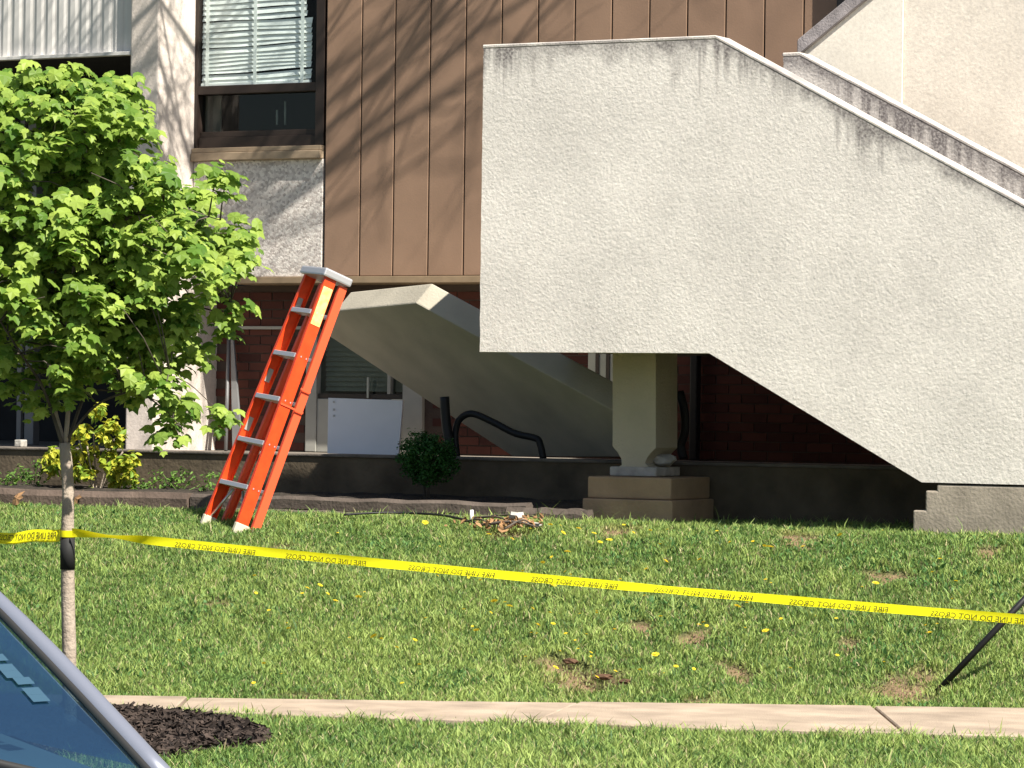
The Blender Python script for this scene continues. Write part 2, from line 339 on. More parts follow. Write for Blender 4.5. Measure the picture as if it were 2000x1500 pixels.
# kerb and road between the verge and the camera (below the frame)
def quad_sheet(name, a0, a1, b0, b1, z, m): 
    return tag(mesh(name, [abz(a0,b0,z), abz(a1,b0,z), abz(a1,b1,z), abz(a0,b1,z)], [(0,1,2,3)], m), kind='structure')
quad_sheet('road', -60, 60, -20, 13.0, -.13, M_ASPHALT)
bmk = bmesh.new(); RM = Matrix.Rotation(TH, 4, 'Z')
bm_box(bmk, -40, 40, 13.0, 13.16, -.2, .0, RM); tag(bm_obj('kerb', bmk, M_CONC_L, bevel=.02), kind='structure')

# sidewalk: slabs with joints
pf = [onZ(px, py, .01) for px, py in ((210, 1383), (600, 1399), (1000, 1411), (1400, 1427), (2000, 1441))]
FA = [ab(p) for p in pf]
def walk_front(a): return np.interp(a, [q[0] for q in FA], [q[1] for q in FA]) + np.where(np.asarray(a) < FA[0][0], -.0, 0)
def walk_back(a): return 17.66 + 0*np.asarray(a)
walk = tag(bpy.data.objects.new('sidewalk', None), kind='structure'); COL.objects.link(walk); walk.location = abz(0, 17.2, 0); WM['sidewalk'] = Matrix.Translation(walk.location)
js = [(-8, -8), (-4.2, -4.2), (-2.9, -2.9), (-1.62, -1.62), (.12, .36), (1.85, 1.85), (3.4, 3.4), (6, 6), (9, 9)]
for (f0, b0), (f1, b1) in zip(js[:-1], js[1:]):
    g_ = .008; n = 6; bm = bmesh.new(); tilt = random.uniform(-.006, .006)
    fr = [(f0+g_+(f1-f0-2*g_)*i/n) for i in range(n+1)]; bk = [(b0+g_+(b1-b0-2*g_)*i/n) for i in range(n+1)]
    pts = [abz(a, float(walk_front(a)), 0) for a in fr] + [abz(a, 17.66, 0) for a in bk[::-1]]
    top = [bm.verts.new(p+Z0*(.022+tilt)) for p in pts]; bot = [bm.verts.new(p+Z0*-.08) for p in pts]
    bm.faces.new(top); bm.faces.new(bot[::-1]); k = len(pts)
    for i in range(k): bm.faces.new([top[i], bot[i], bot[(i+1)%k], top[(i+1)%k]])
    bm_obj('slab', bm, M_WALK, walk, .006, 1)

# ------------------------------------------------------------------ building
YS, YB, YP, YREC = 22.40, 22.76, 21.90, 25.2
PATIO = 1.13
bld = empty('office_building', (XY(640, YS), YS, PATIO), 'two storey building with brown siding, brick base and cream pilaster behind the stair', 'building')
def part(o): return o
def zAt(px, py, Y): return onY(px, py, Y).z
X = lambda px, Y=YS: XY(px, Y)
soff = zAt(700, 540, YS); TOPZ = 7.2
# siding planks
sw = mesh('siding_wall', *(lambda x0, x1: ([(x0,YS+.02,soff),(x1,YS+.02,soff),(x1,YS+.02,TOPZ),(x0,YS+.02,TOPZ),(x0,YS+.3,soff),(x1,YS+.3,soff),(x1,YS+.3,TOPZ),(x0,YS+.3,TOPZ)],
    [(0,1,2,3),(4,7,6,5),(0,4,5,1),(0,3,7,4),(1,5,6,2),(3,2,6,7)]))(X(627), X(1640)), M_GROOVE, bld)
x = X(629); pw = (X(903)-X(629))/4.02
xs = [x]
while x < X(1625): x += pw; xs.append(x)
xs[1] += .012
pm = None
for i in range(len(xs)-1):
    if pm is None or i == 0:
        o = box('plank', xs[i]+.006, xs[i+1]-.006, YS-.004, YS+.018, soff+.004, TOPZ, M_SIDING, sw, .004)
    else: o = box('plank', xs[i]+.006, xs[i+1]-.006, YS-.004-random.uniform(0,.003), YS+.018, soff+.004, TOPZ, M_SIDING, sw, .004)
box('bottom_trim', X(440), X(1640), YS-.03, YS+.52, soff-.05, soff, M_TRIM, bld, .004)
# soffit behind trim and black strip in the dark gap at the far right of the siding
box('dark_strip', X(1634), X(1650), YS-.09, YS-.006, soff, TOPZ, M_PIPE, bld, .008)
# pilaster: front face px 247-300, right side runs back to the brick
xp0, xp1 = XY(246, YP), XY(300, YP)
box('pilaster', xp0, xp1, YP, YB+.3, PATIO-.02, TOPZ, M_PILASTER, bld, .012)
# aggregate panel under the window
zsill = zAt(500, 300, YS)
box('aggregate_panel', xp1+.004, X(625), YS+.0, YS+.30, soff, zsill-.05, M_AGG, bld, .006)
# upper window
win = box('window', xp1+.004, X(626), YS+.26, YS+.30, zsill, TOPZ, M_DARK, bld)
wx0, wx1 = xp1+.006, X(625)
zb = zAt(500, 272, YS+.06); zt = TOPZ
box('sill', wx0, wx1, YS-.05, YS+.2, zsill-.05, zsill+.012, M_SILL, win, .006)
box('sill_nosing', wx0, wx1, YS-.035, YS+.06, zsill+.014, zsill+.05, M_SILL, win, .004)
fx0 = wx0+.004; fw = .05
xg0 = XY(382, YS+.06); xg1 = XY(621, YS+.06)
box('frame', wx0, xg0+.02, YS+.0, YS+.12, zsill+.052, zt, M_BRONZE, win, .004)
box('frame', xg1-.02, wx1, YS+.0, YS+.12, zsill+.052, zt, M_BRONZE, win, .004)
box('frame', xg0+.02, xg1-.02, YS+.02, YS+.12, zsill+.052, zb+.02, M_BRONZE, win, .004)
zm = zAt(500, 175, YS+.06); zrail = zAt(500, 166, YS+.06)
box('rail', xg0+.02, xg1-.02, YS+.004, YS+.11, zm-.03, zrail+.0, M_BRONZE, win, .004)
box('lower_sash', xg0+.02, xg1-.02, YS+.04, YS+.1, zb+.02, zb+.065, M_BRONZE, win, .004)
mesh('pane', [(xg0+.02, YS+.012, zrail), (xg1-.02, YS+.012, zrail), (xg1-.02, YS+.012, zt), (xg0+.02, YS+.012, zt)], [(0,1,2,3)], M_GLASS, win)
mesh('pane', [(xg0+.02, YS+.075, zb+.06), (xg1-.02, YS+.075, zb+.06), (xg1-.02, YS+.075, zm-.03), (xg0+.02, YS+.075, zm-.03)], [(0,1,2,3)], M_GLASS_D, win)
box('curtain', xg0+.03, XY(425, YS+.2), YS+.2, YS+.21, zb, zm-.02, M_GREYP, win)
for pxx, py0, py1 in ((541, 215, 244), (557, 198, 244)):
    q = onY(pxx, py1, YS+.22); tube('interior_handle', [q, onY(pxx, py0, YS+.22)], .008, M_BLIND, win, 6)
# blinds: slats behind the glass, crooked near the bottom
bz0 = zAt(500, 160, YS+.13)
zz = bz0; k = 0
xl, xr = xg0+.03, XY(611, YS+.13)
while zz < TOPZ-.3:
    pit = .045 if k > 12 else random.choice([.03, .036, .045, .05])
    sl = (.014 if k < 9 else .004) + random.uniform(-.003, .003)
    rr = xr - (.045 if k > 12 else 0) + random.uniform(-.004, .004); tl = random.uniform(.25, .65)
    hw = .024; n = 6; V = []; Fq = []
    for i in range(n+1):
        u = i/n; xx = xl+(rr-xl)*u; dz = sl*u*2 + .004*math.sin(u*7+k)
        for v in (-1, 0, 1):
            V.append((xx, YS+.05+v*hw*math.cos(1.45-tl*.4), zz+dz + v*hw*math.sin(1.25-tl*.3) + (.003 if v == 0 else 0)))
    for i in range(n):
        for j in (0, 1): Fq.append((i*3+j, (i+1)*3+j, (i+1)*3+j+1, i*3+j+1))
    mesh('slat', V, Fq, M_BLIND, win); zz += pit; k += 1
    if k > 34: break
box('bottom_rail', xl, xr, YS+.03, YS+.055, bz0-.03, bz0-.008, M_BLIND, win, .003, )
for pxx in (407, 500, 592):
    q = XY(pxx, YS+.1); box('ladder_tape', q-.014, q+.014, YS+.022, YS+.024, bz0-.035, TOPZ-.3, M_BLIND, win)
# ribbed metal panel and dark recess, left
zr0 = zAt(245, 100, YP+.02); 
rp = box('ribbed_panel', X(-1500, YP), xp0-.004, YP+.08, YP+.14, zr0, TOPZ, M_RIB, bld)
xx = xp0-.02
while xx > XY(-90, YP):
    bm = bmesh.new(); w = .085
    prof = [(-w/2, .078), (-w/4, .071), (w/4, .071), (w/2, .078)]
    vs = [[bm.verts.new((xx-w/2+px_, YP+py_, z)) for px_, py_ in prof] for z in (zr0, TOPZ)]
    for i in range(3): bm.faces.new([vs[0][i], vs[0][i+1], vs[1][i+1], vs[1][i]])
    bm.faces.new(vs[0][::-1]); bm_obj('rib', bm, M_RIB, rp); xx -= .105
box('panel_edge_trim', X(-1500, YP), xp0-.004, YP+.01, YP+.076, zr0-.03, zr0-.002, M_RIB, bld, .003)
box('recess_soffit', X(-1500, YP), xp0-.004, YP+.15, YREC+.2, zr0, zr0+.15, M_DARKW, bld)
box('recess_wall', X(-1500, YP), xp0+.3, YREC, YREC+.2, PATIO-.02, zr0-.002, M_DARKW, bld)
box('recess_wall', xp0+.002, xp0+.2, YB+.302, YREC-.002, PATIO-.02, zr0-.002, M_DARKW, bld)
for pxx, w in ((37, .045), (57, .09)):
    q = XY(pxx, 23.2); box('porch_post', q-w/2, q+w/2, 23.2, 23.2+w, PATIO, zr0, M_GREYM, bld, .006)
q = onZ(42, 884, PATIO); 
# brick base wall
brickw = empty_part = None
xb0, xb1 = xp1+.002, XY(1780, YB)
lw0, lw1 = XY(601, YB), XY(829, YB); lz0, lz1 = PATIO, zAt(700, 640, YB)
zbt = soff-.052
bw = box('brick_wall', xb0, lw0, YB+.008, YB+.2, PATIO-.1, zbt, M_MORTAR, bld)
box('mortar_backing', lw1, xb1, YB+.008, YB+.2, PATIO-.1, zbt, M_MORTAR, bw)
box('mortar_backing', lw0, lw1, YB+.008, YB+.2, lz1, zbt, M_MORTAR, bw)
polys = [[(1330,690),(1390,685),(1740,905),(1330,905)], [(822,750),(825,892),(1005,892),(850,770)], [(392,550),(590,550),(575,640),(475,892),(392,892)],
         [(860,555),(945,555),(945,640),(860,600)], [(640,560),(700,552),(680,570)]]
def inside(p, poly):
    c = False; n = len(poly)
    for i in range(n):
        (x1,y1),(x2,y2) = poly[i], poly[(i+1)%n]
        if (y1 > p[1]) != (y2 > p[1]) and p[0] < (x2-x1)*(p[1]-y1)/(y2-y1)+x1: c = not c
    return c
def project(P):
    q = Vector(P)-CAM; w = q.dot(FW); return 1000+q.dot(RC)/w*F_PX, 750-q.dot(UC)/w*F_PX
bl, bh, jt = .193, .0577, .01
bmesh_brick = bpy.data.meshes.new('brick'); bmB = bmesh.new(); bm_box(bmB, -bl/2, bl/2, 0, .03, -bh/2, bh/2)
bmesh.ops.delete(bmB, geom=[f for f in bmB.faces if f.normal.y > .9], context='FACES'); bmesh.ops.recalc_face_normals(bmB, faces=bmB.faces[:])
bmB.to_mesh(bmesh_brick); bmB.free(); bmesh_brick.materials.append(M_BRICK)
rest = bmesh.new(); nb_ = 0; row = 0; z = PATIO-.03
while z < zbt-.03:
    xx = xb0+bl/2+(0 if row % 2 else -(bl+jt)/2)
    while xx < xb1:
        if xx-bl/2 >= xb0-.001 and not (xx+bl/2 > lw0 and xx-bl/2 < lw1 and z+bh/2 < lz1):
            pp = project((xx, YB, z)); dy = random.uniform(-.002, .003)
            if nb_ < 298 and any(inside(pp, q) for q in polys):
                o = bpy.data.objects.new('brick', bmesh_brick); COL.objects.link(o); o.location = (xx, YB+dy, z)
                o.parent = bw; nb_ += 1
            else: bm_box(rest, xx-bl/2, xx+bl/2, YB+dy, YB+.02, z-bh/2, z+bh/2)
        xx += bl+jt
    z += bh+jt; row += 1
tag(bm_obj('brickwork', rest, M_BRICK, bw), kind='stuff')
zl = zAt(490, 640, YB-.03); box('ledge_strip', xb0, lw0-.01, YB-.03, YB-.004, zl-.012, zl+.012, M_GREYP, bw, .003)
# downspout on the brick at right of the column
q = XY(1354, YB-.1); box('drain_pipe', q-.03, q+.03, YB-.1, YB-.03, PATIO, zbt, M_PIPE, bld, .01)
# lower window with blinds in a precast surround
lwn = box('window_surround', lw0, XY(622, YB), YB-.03, YB+.18, PATIO, lz1, M_GREYP, bld, .006)
xs0, xs1 = XY(622, YB), XY(790, YB)
box('jamb', xs1, lw1, YB-.03, YB+.18, PATIO, lz1, M_GREYP, lwn, .006)
zs_ = zAt(700, 772, YB)
box('spandrel', xs0+.003, xs1-.003, YB-.02, YB+.1, PATIO, zs_-.03, M_GREYP, lwn, .004)
box('sash', xs0+.003, xs1-.003, YB-.01, YB+.06, zs_-.028, zs_+.01, M_BRONZE, lwn, .003)
mesh('pane', [(xs0+.003, YB+.03, zs_+.01), (xs1-.003, YB+.03, zs_+.01), (xs1-.003, YB+.03, lz1), (xs0+.003, YB+.03, lz1)], [(0,1,2,3)], M_GLASS_D, lwn)
box('backing', xs0+.003, xs1-.003, YB+.15, YB+.18, zs_+.01, lz1, M_DARK, lwn)
zz = zs_+.03; k = 0
while zz < lz1-.02:
    dz = .0; hw = .02
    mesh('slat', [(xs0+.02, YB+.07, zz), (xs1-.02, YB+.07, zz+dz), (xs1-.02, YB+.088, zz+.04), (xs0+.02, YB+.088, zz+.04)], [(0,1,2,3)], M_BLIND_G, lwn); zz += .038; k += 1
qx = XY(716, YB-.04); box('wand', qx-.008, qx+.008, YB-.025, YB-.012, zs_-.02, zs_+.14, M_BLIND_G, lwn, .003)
box('mullion', XY(758, YB), XY(764, YB), YB-.012, YB+.06, zs_+.012, lz1, M_GREYP, lwn)
# window strip seen behind the column
qa = onY(1150, 760, YB-.02); qb = onY(1215, 680, YB-.02)
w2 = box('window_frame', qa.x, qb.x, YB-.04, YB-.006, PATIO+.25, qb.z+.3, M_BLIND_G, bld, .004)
for kx in (.3, .62):
    xq = qa.x+(qb.x-qa.x)*kx; box('mullion', xq-.014, xq+.014, YB-.05, YB-.042, PATIO+.25, qb.z+.3, M_BRONZE, w2)
# stair tower wall in cream at the right, upper storey
xt = XY(1755, 21.43)
box('tower_wall', xt, xt+6, 21.43, 22.3, 2.0, 5.0, M_CREAM, bld, .01)
box('roof_slab', X(-1500), xt+6, YS+.34, 27, TOPZ, TOPZ+.2, M_CONC, bld)
box('rear_wall', XY(1782, YB), xt+6, YB+.2, YB+.4, PATIO, TOPZ, M_CONC, bld)

# ------------------------------------------------------------------ stair
YW, YI = 19.80, 21.0
stair = empty('concrete_stair', (XY(1230, 20.5), 20.5, LAWN), 'rough cream stucco concrete stair with landing carried on a single column', 'stair')
def wall_grid(name, tops, bots, x0, x1, y0, y1, m, parent, step=.05):
    """solid wall between poly-lines tops/bots [(x,z)], with distance-below-top attribute"""
    xs = sorted(set([x0, x1] + [p[0] for p in tops+bots if x0 < p[0] < x1] + list(np.arange(x0, x1, step))))
    xs = [x for i, x in enumerate(xs) if i == 0 or x-xs[i-1] > 1e-4]
    tz = np.interp(xs, [p[0] for p in tops], [p[1] for p in tops]); bz = np.interp(xs, [p[0] for p in bots], [p[1] for p in bots])
    nr = 28; V, Fq, At = [], [], []
    lev = [1-(j/nr)**1.6 for j in range(nr+1)][::-1]
    for i, x in enumerate(xs):
        for j in range(nr+1):
            z = bz[i]+(tz[i]-bz[i])*lev[j]
            for y in (y0, y1): V.append((x, y, z)); At.append(tz[i]-z)
    c = 2*(nr+1)
    for i in range(len(xs)-1):
        for j in range(nr):
            a = i*c+2*j; Fq.append((a, a+c, a+c+2, a+2)); Fq.append((a+1, a+3, a+c+3, a+c+1))
        a = i*c; Fq.append((a, a+1, a+c+1, a+c)); a = i*c+2*nr; Fq.append((a, a+c, a+c+1, a+1))
    for j in range(nr):
        a = 2*j; Fq.append((a, a+2, a+3, a+1)); a = (len(xs)-1)*c+2*j; Fq.append((a, a+1, a+3, a+2))
    for i_, v_ in enumerate(V):
        if v_[0] < x0+1e-5: V[i_] = (v_[0]+random.uniform(-.003, .003), v_[1], v_[2])
    o = mesh(name, V, Fq, m, parent)
    at = o.data.attributes.new('below_top', 'FLOAT', 'POINT'); at.data.foreach_set('value', np.array(At, np.float32))
    bm = bmesh.new(); bm.from_mesh(o.data); bmesh.ops.recalc_face_normals(bm, faces=bm.faces[:]); bm.to_mesh(o.data); bm.free()
    return o
def pz(px, py, Y): q = onY(px, py, Y); return (q.x, q.z)
c0 = pz(942, 96, YW); c1 = pz(1398, 76, YW); c2 = pz(2000, 406, YW)
sl = (c2[1]-c1[1])/(c2[0]-c1[0]); cE = (c1[0]+4.6, c1[1]+sl*4.6)
b0 = pz(939, 688, YW); b1 = pz(1385, 689, YW); b2 = pz(1800, 942, YW); b3 = (b2[0]+.12, b2[1]-.005); b4 = (cE[0], b2[1])
x0 = (c0[0]+b0[0])/2
zbot = (b0[1]+b1[1])/2
tops = [(x0, c0[1]), c1, cE]; bots = [(x0, zbot), (b1[0], zbot), b2, b4]
zl_top = (c0[1]+c1[1])/2; tops[0] = (x0, zl_top+.0); tops[1] = (c1[0], zl_top)
fw_ = wall_grid('front_wall', tops, bots, x0, cE[0]-.6, YW, YW+.2, M_STUCCO, stair)
def coping(name, pts, y0, y1, h, m, parent):
    bm = bmesh.new(); rows = []
    for x, z in pts:
        rows.append([bm.verts.new(p) for p in ((x,y0,z+.001),(x,y1,z+.001),(x,y1,z+h),(x,y0,z+h))])
    for a, b in zip(rows[:-1], rows[1:]):
        for k in range(4): bm.faces.new([a[k], a[(k+1)%4], b[(k+1)%4], b[k]])
    bm.faces.new(rows[0][::-1]); bm.faces.new(rows[-1]); return bm_obj(name, bm, m, parent, .006, 1)
coping('coping', [(tops[0][0]-.008, tops[0][1]), tops[1], (cE[0]-.6, tops[1][1]+sl*(cE[0]-.6-c1[0]))], YW-.002, YW+.202, .026, M_COPING, fw_)
# landing slab, end parapet, flight of steps
zland = zbot+.28
xi = XY(1560, YI)
box('landing', x0+.005, c1[0]+.05, YW+.202, 22.2, zbot+.02, zland, M_CONC, stair, .01)
box('end_parapet', x0+.003, x0+.2, YW+.202, YI+.1, zland+.002, zl_top-.36, M_STUCCO_IN, stair, .01)
nst = 13; rise = (zland-(b2[1]+.0))/nst; run = rise/(-sl)
bm = bmesh.new()
for i in range(nst+1):
    bm_box(bm, c1[0]+.05+i*run+.001, c1[0]+.05+(i+1)*run-.001, YW+.202, YI-.002, max(LAWN-.05, zland-(i+1)*rise-.17), zland-(i+1)*rise)
bm_obj('flight', bm, M_CONC, stair)
# inner wall between the flights
i0 = pz(1530, 112, YI); i1 = pz(1562, 110, YI); i2 = pz(2000, 345, YI); sli = (i2[1]-i1[1])/(i2[0]-i1[0])
itop = [(i0[0], i1[1]), i1, (i1[0]+4.0, i1[1]+sli*4)]
iw = wall_grid('inner_wall', itop, [(i0[0], zland), (i1[0]+.3, zland), (i1[0]+3.1, LAWN+.2), (i1[0]+4, LAWN+.2)], i0[0], i1[0]+3.4, YI, YI+.18, M_STUCCO_IN, stair)
coping('coping', [(itop[0][0]-.008, itop[0][1]), itop[1], (i1[0]+3.4, i1[1]+sli*3.4)], YI-.002, YI+.182, .028, M_COPING, iw)
# upper flight wall rising to the right
YU = 21.42
u0 = pz(1568, 104, YU); u1 = pz(1694, 0, YU); slu = (u1[1]-u0[1])/(u1[0]-u0[0])
uw = wall_grid('upper_wall', [(u0[0], u0[1]), (u0[0]+3, u0[1]+slu*3)], [(u0[0], zland+.3), (u0[0]+3, zland+.3+slu*2.)], u0[0], XY(1755, 21.42)-.003, YU, YU+.16, M_CREAM2, stair)
coping('coping', [(u0[0]-.03, u0[1]-.03*slu), (XY(1755, 21.42)-.003, u0[1]+slu*(XY(1755, 21.42)-.003-u0[0]))], YU-.03, YU+.2, .11, M_COPING_D, uw)
box('upper_flight_soffit', u0[0], xt-.003, YU+.162, 22.28, zland+.3, zland+.5, M_CONC, stair)
# column with a broken neck
YC = 20.42; dC = .33
def cz(px, py): return pz(px, py, YC)
prof = [cz(1196, 680), cz(1196, 872), cz(1206, 884), cz(1213, 896), cz(1214, 908), cz(1205, 913), cz(1268, 913), cz(1260, 905), cz(1263, 896), cz(1270, 886), cz(1281, 875), cz(1281, 680)]
zt_ = zbot+.03; prof[0] = (prof[0][0], zt_); prof[-1] = (prof[-1][0], zt_)
colm = prism('column', prof, YC, YC+dC, M_COLUMN, stair, .006)
q0, q1 = cz(1193, 912), cz(1284, 928)
box('base_plate', q0[0], q1[0], YC-.02, YC+dC+.02, q1[1]-.01, q0[1]+.004, M_CHUNK, colm, .012)
zp_mid = pz(1230, 975, 20.2)[1]; zp_top = q1[1]-.012
pa, pb_ = XY(1150, 20.2), XY(1313, 20.2)
box('pedestal', pa, pb_, 20.2, 20.8, zp_mid+.002, zp_top, M_CONC_L, stair, .012)
box('footing_block', XY(1140, 20.16), XY(1316, 20.16), 20.16, 20.8, LAWN-.15, zp_mid, M_CONC_L, stair, .012)
bm = bmesh.new(); bmesh.ops.create_icosphere(bm, subdivisions=2, radius=.5)
for v in bm.verts: v.co *= 1+random.uniform(-.18, .12)
bmesh.ops.scale(bm, vec=(.17, .16, .085), verts=bm.verts); bmesh.ops.translate(bm, vec=(q1[0]-.035, YC+.17, q0[1]+.05), verts=bm.verts)
ck = bm_obj('concrete_chunk', bm, M_CHUNK); tag(ck, 'broken grey concrete chunk lodged beside the notched foot of the column', 'rubble', 'broken concrete')
# stepped footing under the lower end of the front wall
xf = [XY(p, YW) for p in (1786, 1810, 1832)]; zf = [zAt(1800, y, YW) for y in (1035, 997, 958, 946)]
fo = prism('footing', [(xf[0], LAWN-.15), (xf[0], zf[1]), (xf[1], zf[1]), (xf[1], zf[2]), (xf[2], zf[2]), (xf[2], b2[1]-.012), (cE[0]-.6, b2[1]-.012), (cE[0]-.6, LAWN-.15)], YW+.004, YW+.5, M_FOOTING, stair, .01)

# retaining wall, patio, bed, timbers
YL = 20.85
rw = box('retaining_wall', XY(-900, YL), XY(2300, YL), YL, YL+.22, LAWN-.2, PATIO, M_CONC)
rw.data.materials.clear(); rw.data.materials.append(mat('retaining_concrete', (.1, .078, .052), .95, var=.35, vscale=4, bump=.6, bscale=35))
tag(rw, 'low weathered concrete retaining wall running along the front of the brick base', 'wall')
box('cap', XY(-900, YL), XY(2300, YL), YL-.015, YL+.23, PATIO+.001, PATIO+.022, M_CONC_D, rw, .008)
tag(mesh('patio', [(-60, YL+.21, PATIO-.004), (20, YL+.21, PATIO-.004), (20, 27, PATIO-.004), (-60, 27, PATIO-.004)], [(0,1,2,3)], M_CONC), kind='structure')
YT = 19.95; ZBED = .868
n = 60; V = []; Fq = []
for i in range(n+1):
    xx = XY(-900, YT) + (XY(1150, 20.2)-.02-XY(-900, YT))*i/n
    for j in range(7):
        V.append((xx, YT+.05+(YL-YT-.05)*j/6, ZBED - .05*(1 if j == 0 else .4 if j == 1 else 0) + random.uniform(-.012, .018)+.01*j/6))
for i in range(n):
    for j in range(6): a = i*7+j; Fq.append((a, a+7, a+8, a+1))
bed = tag(mesh('planting_bed', V, Fq, M_SOIL, None, True), kind='structure')
def timber(px0, px1, Y, z0, z1, m, label, jag=0):
    n = 14; xa, xb = XY(px0, Y), XY(px1, Y); bm = bmesh.new(); rows = []
    for i in range(n+1):
        x = xa+(xb-xa)*i/n; r = []
        w, h = .1, (z1-z0)
        dz = random.uniform(-.006, .006); dy = random.uniform(-.005, .005)
        for y, z in ((.0,.0),(.1,.0),(.1,.75),(.08,1),(.02,1),(0,.75)): r.append(bm.verts.new((x, Y+y+dy, z0+h*z+dz)))
        rows.append(r)
    for a, b in zip(rows[:-1], rows[1:]):
        for k in range(6): bm.faces.new([a[k], a[(k+1)%6], b[(k+1)%6], b[k]])
    bm.faces.new(rows[0][::-1]); bm.faces.new(rows[-1])
    return tag(bm_obj('landscape_timber', bm, m), label, 'timber', 'timbers edging the planting bed')
zt0, zt1 = zAt(200, 988, YT), zAt(200, 959, YT)
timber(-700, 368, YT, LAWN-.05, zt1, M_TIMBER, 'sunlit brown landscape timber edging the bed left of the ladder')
timber(374, 1030, YT+.02, zt1-.085, zt1-.002, M_TIMBER_SHADE, 'shaded upper landscape timber running right from behind the ladder')
timber(374, 985, YT-.03, LAWN-.06, zt1-.087, M_TIMBER_SHADE, 'shaded lower landscape timber lying in the grass right of the ladder')
timber(990, 1150, YT+.0, LAWN-.06, zt1-.03, M_TIMBER_SHADE, 'short shaded timber ending beside the column pedestal')

# fallen slab
YCs, YFs = 20.92, 22.0
Cc = onY(812, 592, YCs); Dd = onY(1195, 800, YCs); dirs = (Dd-Cc).normalized()
Ff = onY(640, 655, YFs); nrm = dirs.cross(Ff-Cc).normalized()
if nrm.z < 0: nrm = -nrm
def onPlane(px, py): d = ray(px, py); return CAM + d*((Cc-CAM).dot(nrm)/d.dot(nrm))
Bb = onPlane(655, 607); Ee = onPlane(1003, 893)
tD = (PATIO+.02-Cc.z)/dirs.z; D2 = onPlane(1262, 838)
poly = [Bb, Cc, D2, onPlane(1240, 893), Ee, Ff]; thick = .19
bm = bmesh.new()
lo = [bm.verts.new(p) for p in poly]; hi = [bm.verts.new(p+nrm*thick) for p in poly]
bm.faces.new(lo[::-1]); bm.faces.new(hi)
for i in range(6): bm.faces.new([lo[i], lo[(i+1)%6], hi[(i+1)%6], hi[i]])
fs = bm_obj('fallen_slab', bm, M_SLAB, None, .012)
tag(fs, 'collapsed thick concrete slab tilted against the ground under the stair landing', 'slab')

# ladder
lad_near = onG(458, 1036); lad_near.z = gh(lad_near.x, lad_near.y)
Lh = (R0*-.50 + D0*.86).normalized(); Nh = Vector((Lh.y, -Lh.x, 0)); 
if Nh.dot(R0) < 0: Nh = -Nh
hb, ht, LEN = .25, .155, 1.76
far_est = lad_near + Lh*2*hb; zf_ = gh(far_est.x, far_est.y)
ex = (far_est + Z0*(zf_-lad_near.z) - lad_near).normalized()
base = (lad_near + far_est + Z0*(zf_-lad_near.z))/2; 
topv = (Z0*1.55 + Nh*.585).normalized(); topv = (topv - ex*topv.dot(ex)).normalized(); 
ey = topv.cross(ex).normalized()
if ey.dot(Nh) < 0: ey = -ey
LM = Matrix(((ex.x, ey.x, topv.x, base.x), (ex.y, ey.y, topv.y, base.y), (ex.z, ey.z, topv.z, base.z), (0,0,0,1)))
lad = empty('stepladder', base, 'folded orange fibreglass stepladder leaning right against the fallen slab', 'ladder')
def rail(s, y0, wid, z0, z1, hbb, htt, mname, side_in, name):
    # channel: web plus two flanges turned inwards; s = -1 near side, +1 far side
    bm = bmesh.new(); T = .006; fl = .028
    def q(u, y, z):
        half = hbb + (htt-hbb)*z/LEN; return LM @ Vector((s*(half-u), y, z))
    def slab(u0, u1, ya, yb):
        vs = [bm.verts.new(q(u, y, z)) for z in (z0, z1) for u, y in ((u0,ya),(u1,ya),(u1,yb),(u0,yb))]
        for f in ((0,1,2,3),(4,7,6,5),(0,4,5,1),(1,5,6,2),(2,6,7,3),(3,7,4,0)): bm.faces.new([vs[i] for i in f])
    slab(0, T, y0, y0+wid); slab(T+.0005, fl, y0, y0+T); slab(T+.0005, fl, y0+wid-T, y0+wid)
    return bm_obj(name, bm, mname, lad)
for s in (-1, 1):
    fr_ = rail(s, 0, .082, .05, LEN-.02, hb, ht, M_ORANGE, 1, 'front_rail')
    rr_ = rail(s, .122, .056, .045, LEN-.03, hb-.012, ht-.006, M_ORANGE_E, 1, 'rear_rail')
    bx = bmesh.new(); bm_box(bx, s*(hb+.004) - .02*(s > 0)*0 - (.034 if s > 0 else 0), s*(hb+.004)+(.034 if s < 0 else 0), -.006, .096, -.02, .055, LM); bm_obj('foot', bx, M_FOOT, lad, .006)
    bx = bmesh.new(); bm_box(bx, s*(hb-.008) - (.03 if s > 0 else 0), s*(hb-.008)+(.03 if s < 0 else 0), .118, .182, -.02, .05, LM); bm_obj('foot', bx, M_FOOT, lad, .006)
for k in range(1, 6):
    z = .302*k - .0; half = hb + (ht-hb)*z/LEN
    bm = bmesh.new(); bm_box(bm, -half+.008, half-.008, .002, .084, z-.024, z, LM); bm_box(bm, -half+.03, half-.03, -.006, .0015, z-.03, z+.002, LM); bm_obj('step', bm, M_ALU, lad, .003, 1)
    if k < 6:
        bm = bmesh.new(); bm_box(bm, -half+.02, half-.02, .125, .15, z-.015, z+.01, LM); bm_obj('rear_bar', bm, M_ALU, lad, .003, 1)
# braces under the bottom step
for s in (-1, 1):
    half = hb-.012
    tube('brace', [LM @ Vector((s*half, .045, .06)), LM @ Vector((s*.07, .045, .262))], .009, M_ALU, lad, 6)
bm = bmesh.new(); bm_box(bm, -ht-.02, ht+.02, -.03, .185, LEN-.02, LEN+.035, LM); bm_obj('top_cap', bm, M_ALU, lad, .012)
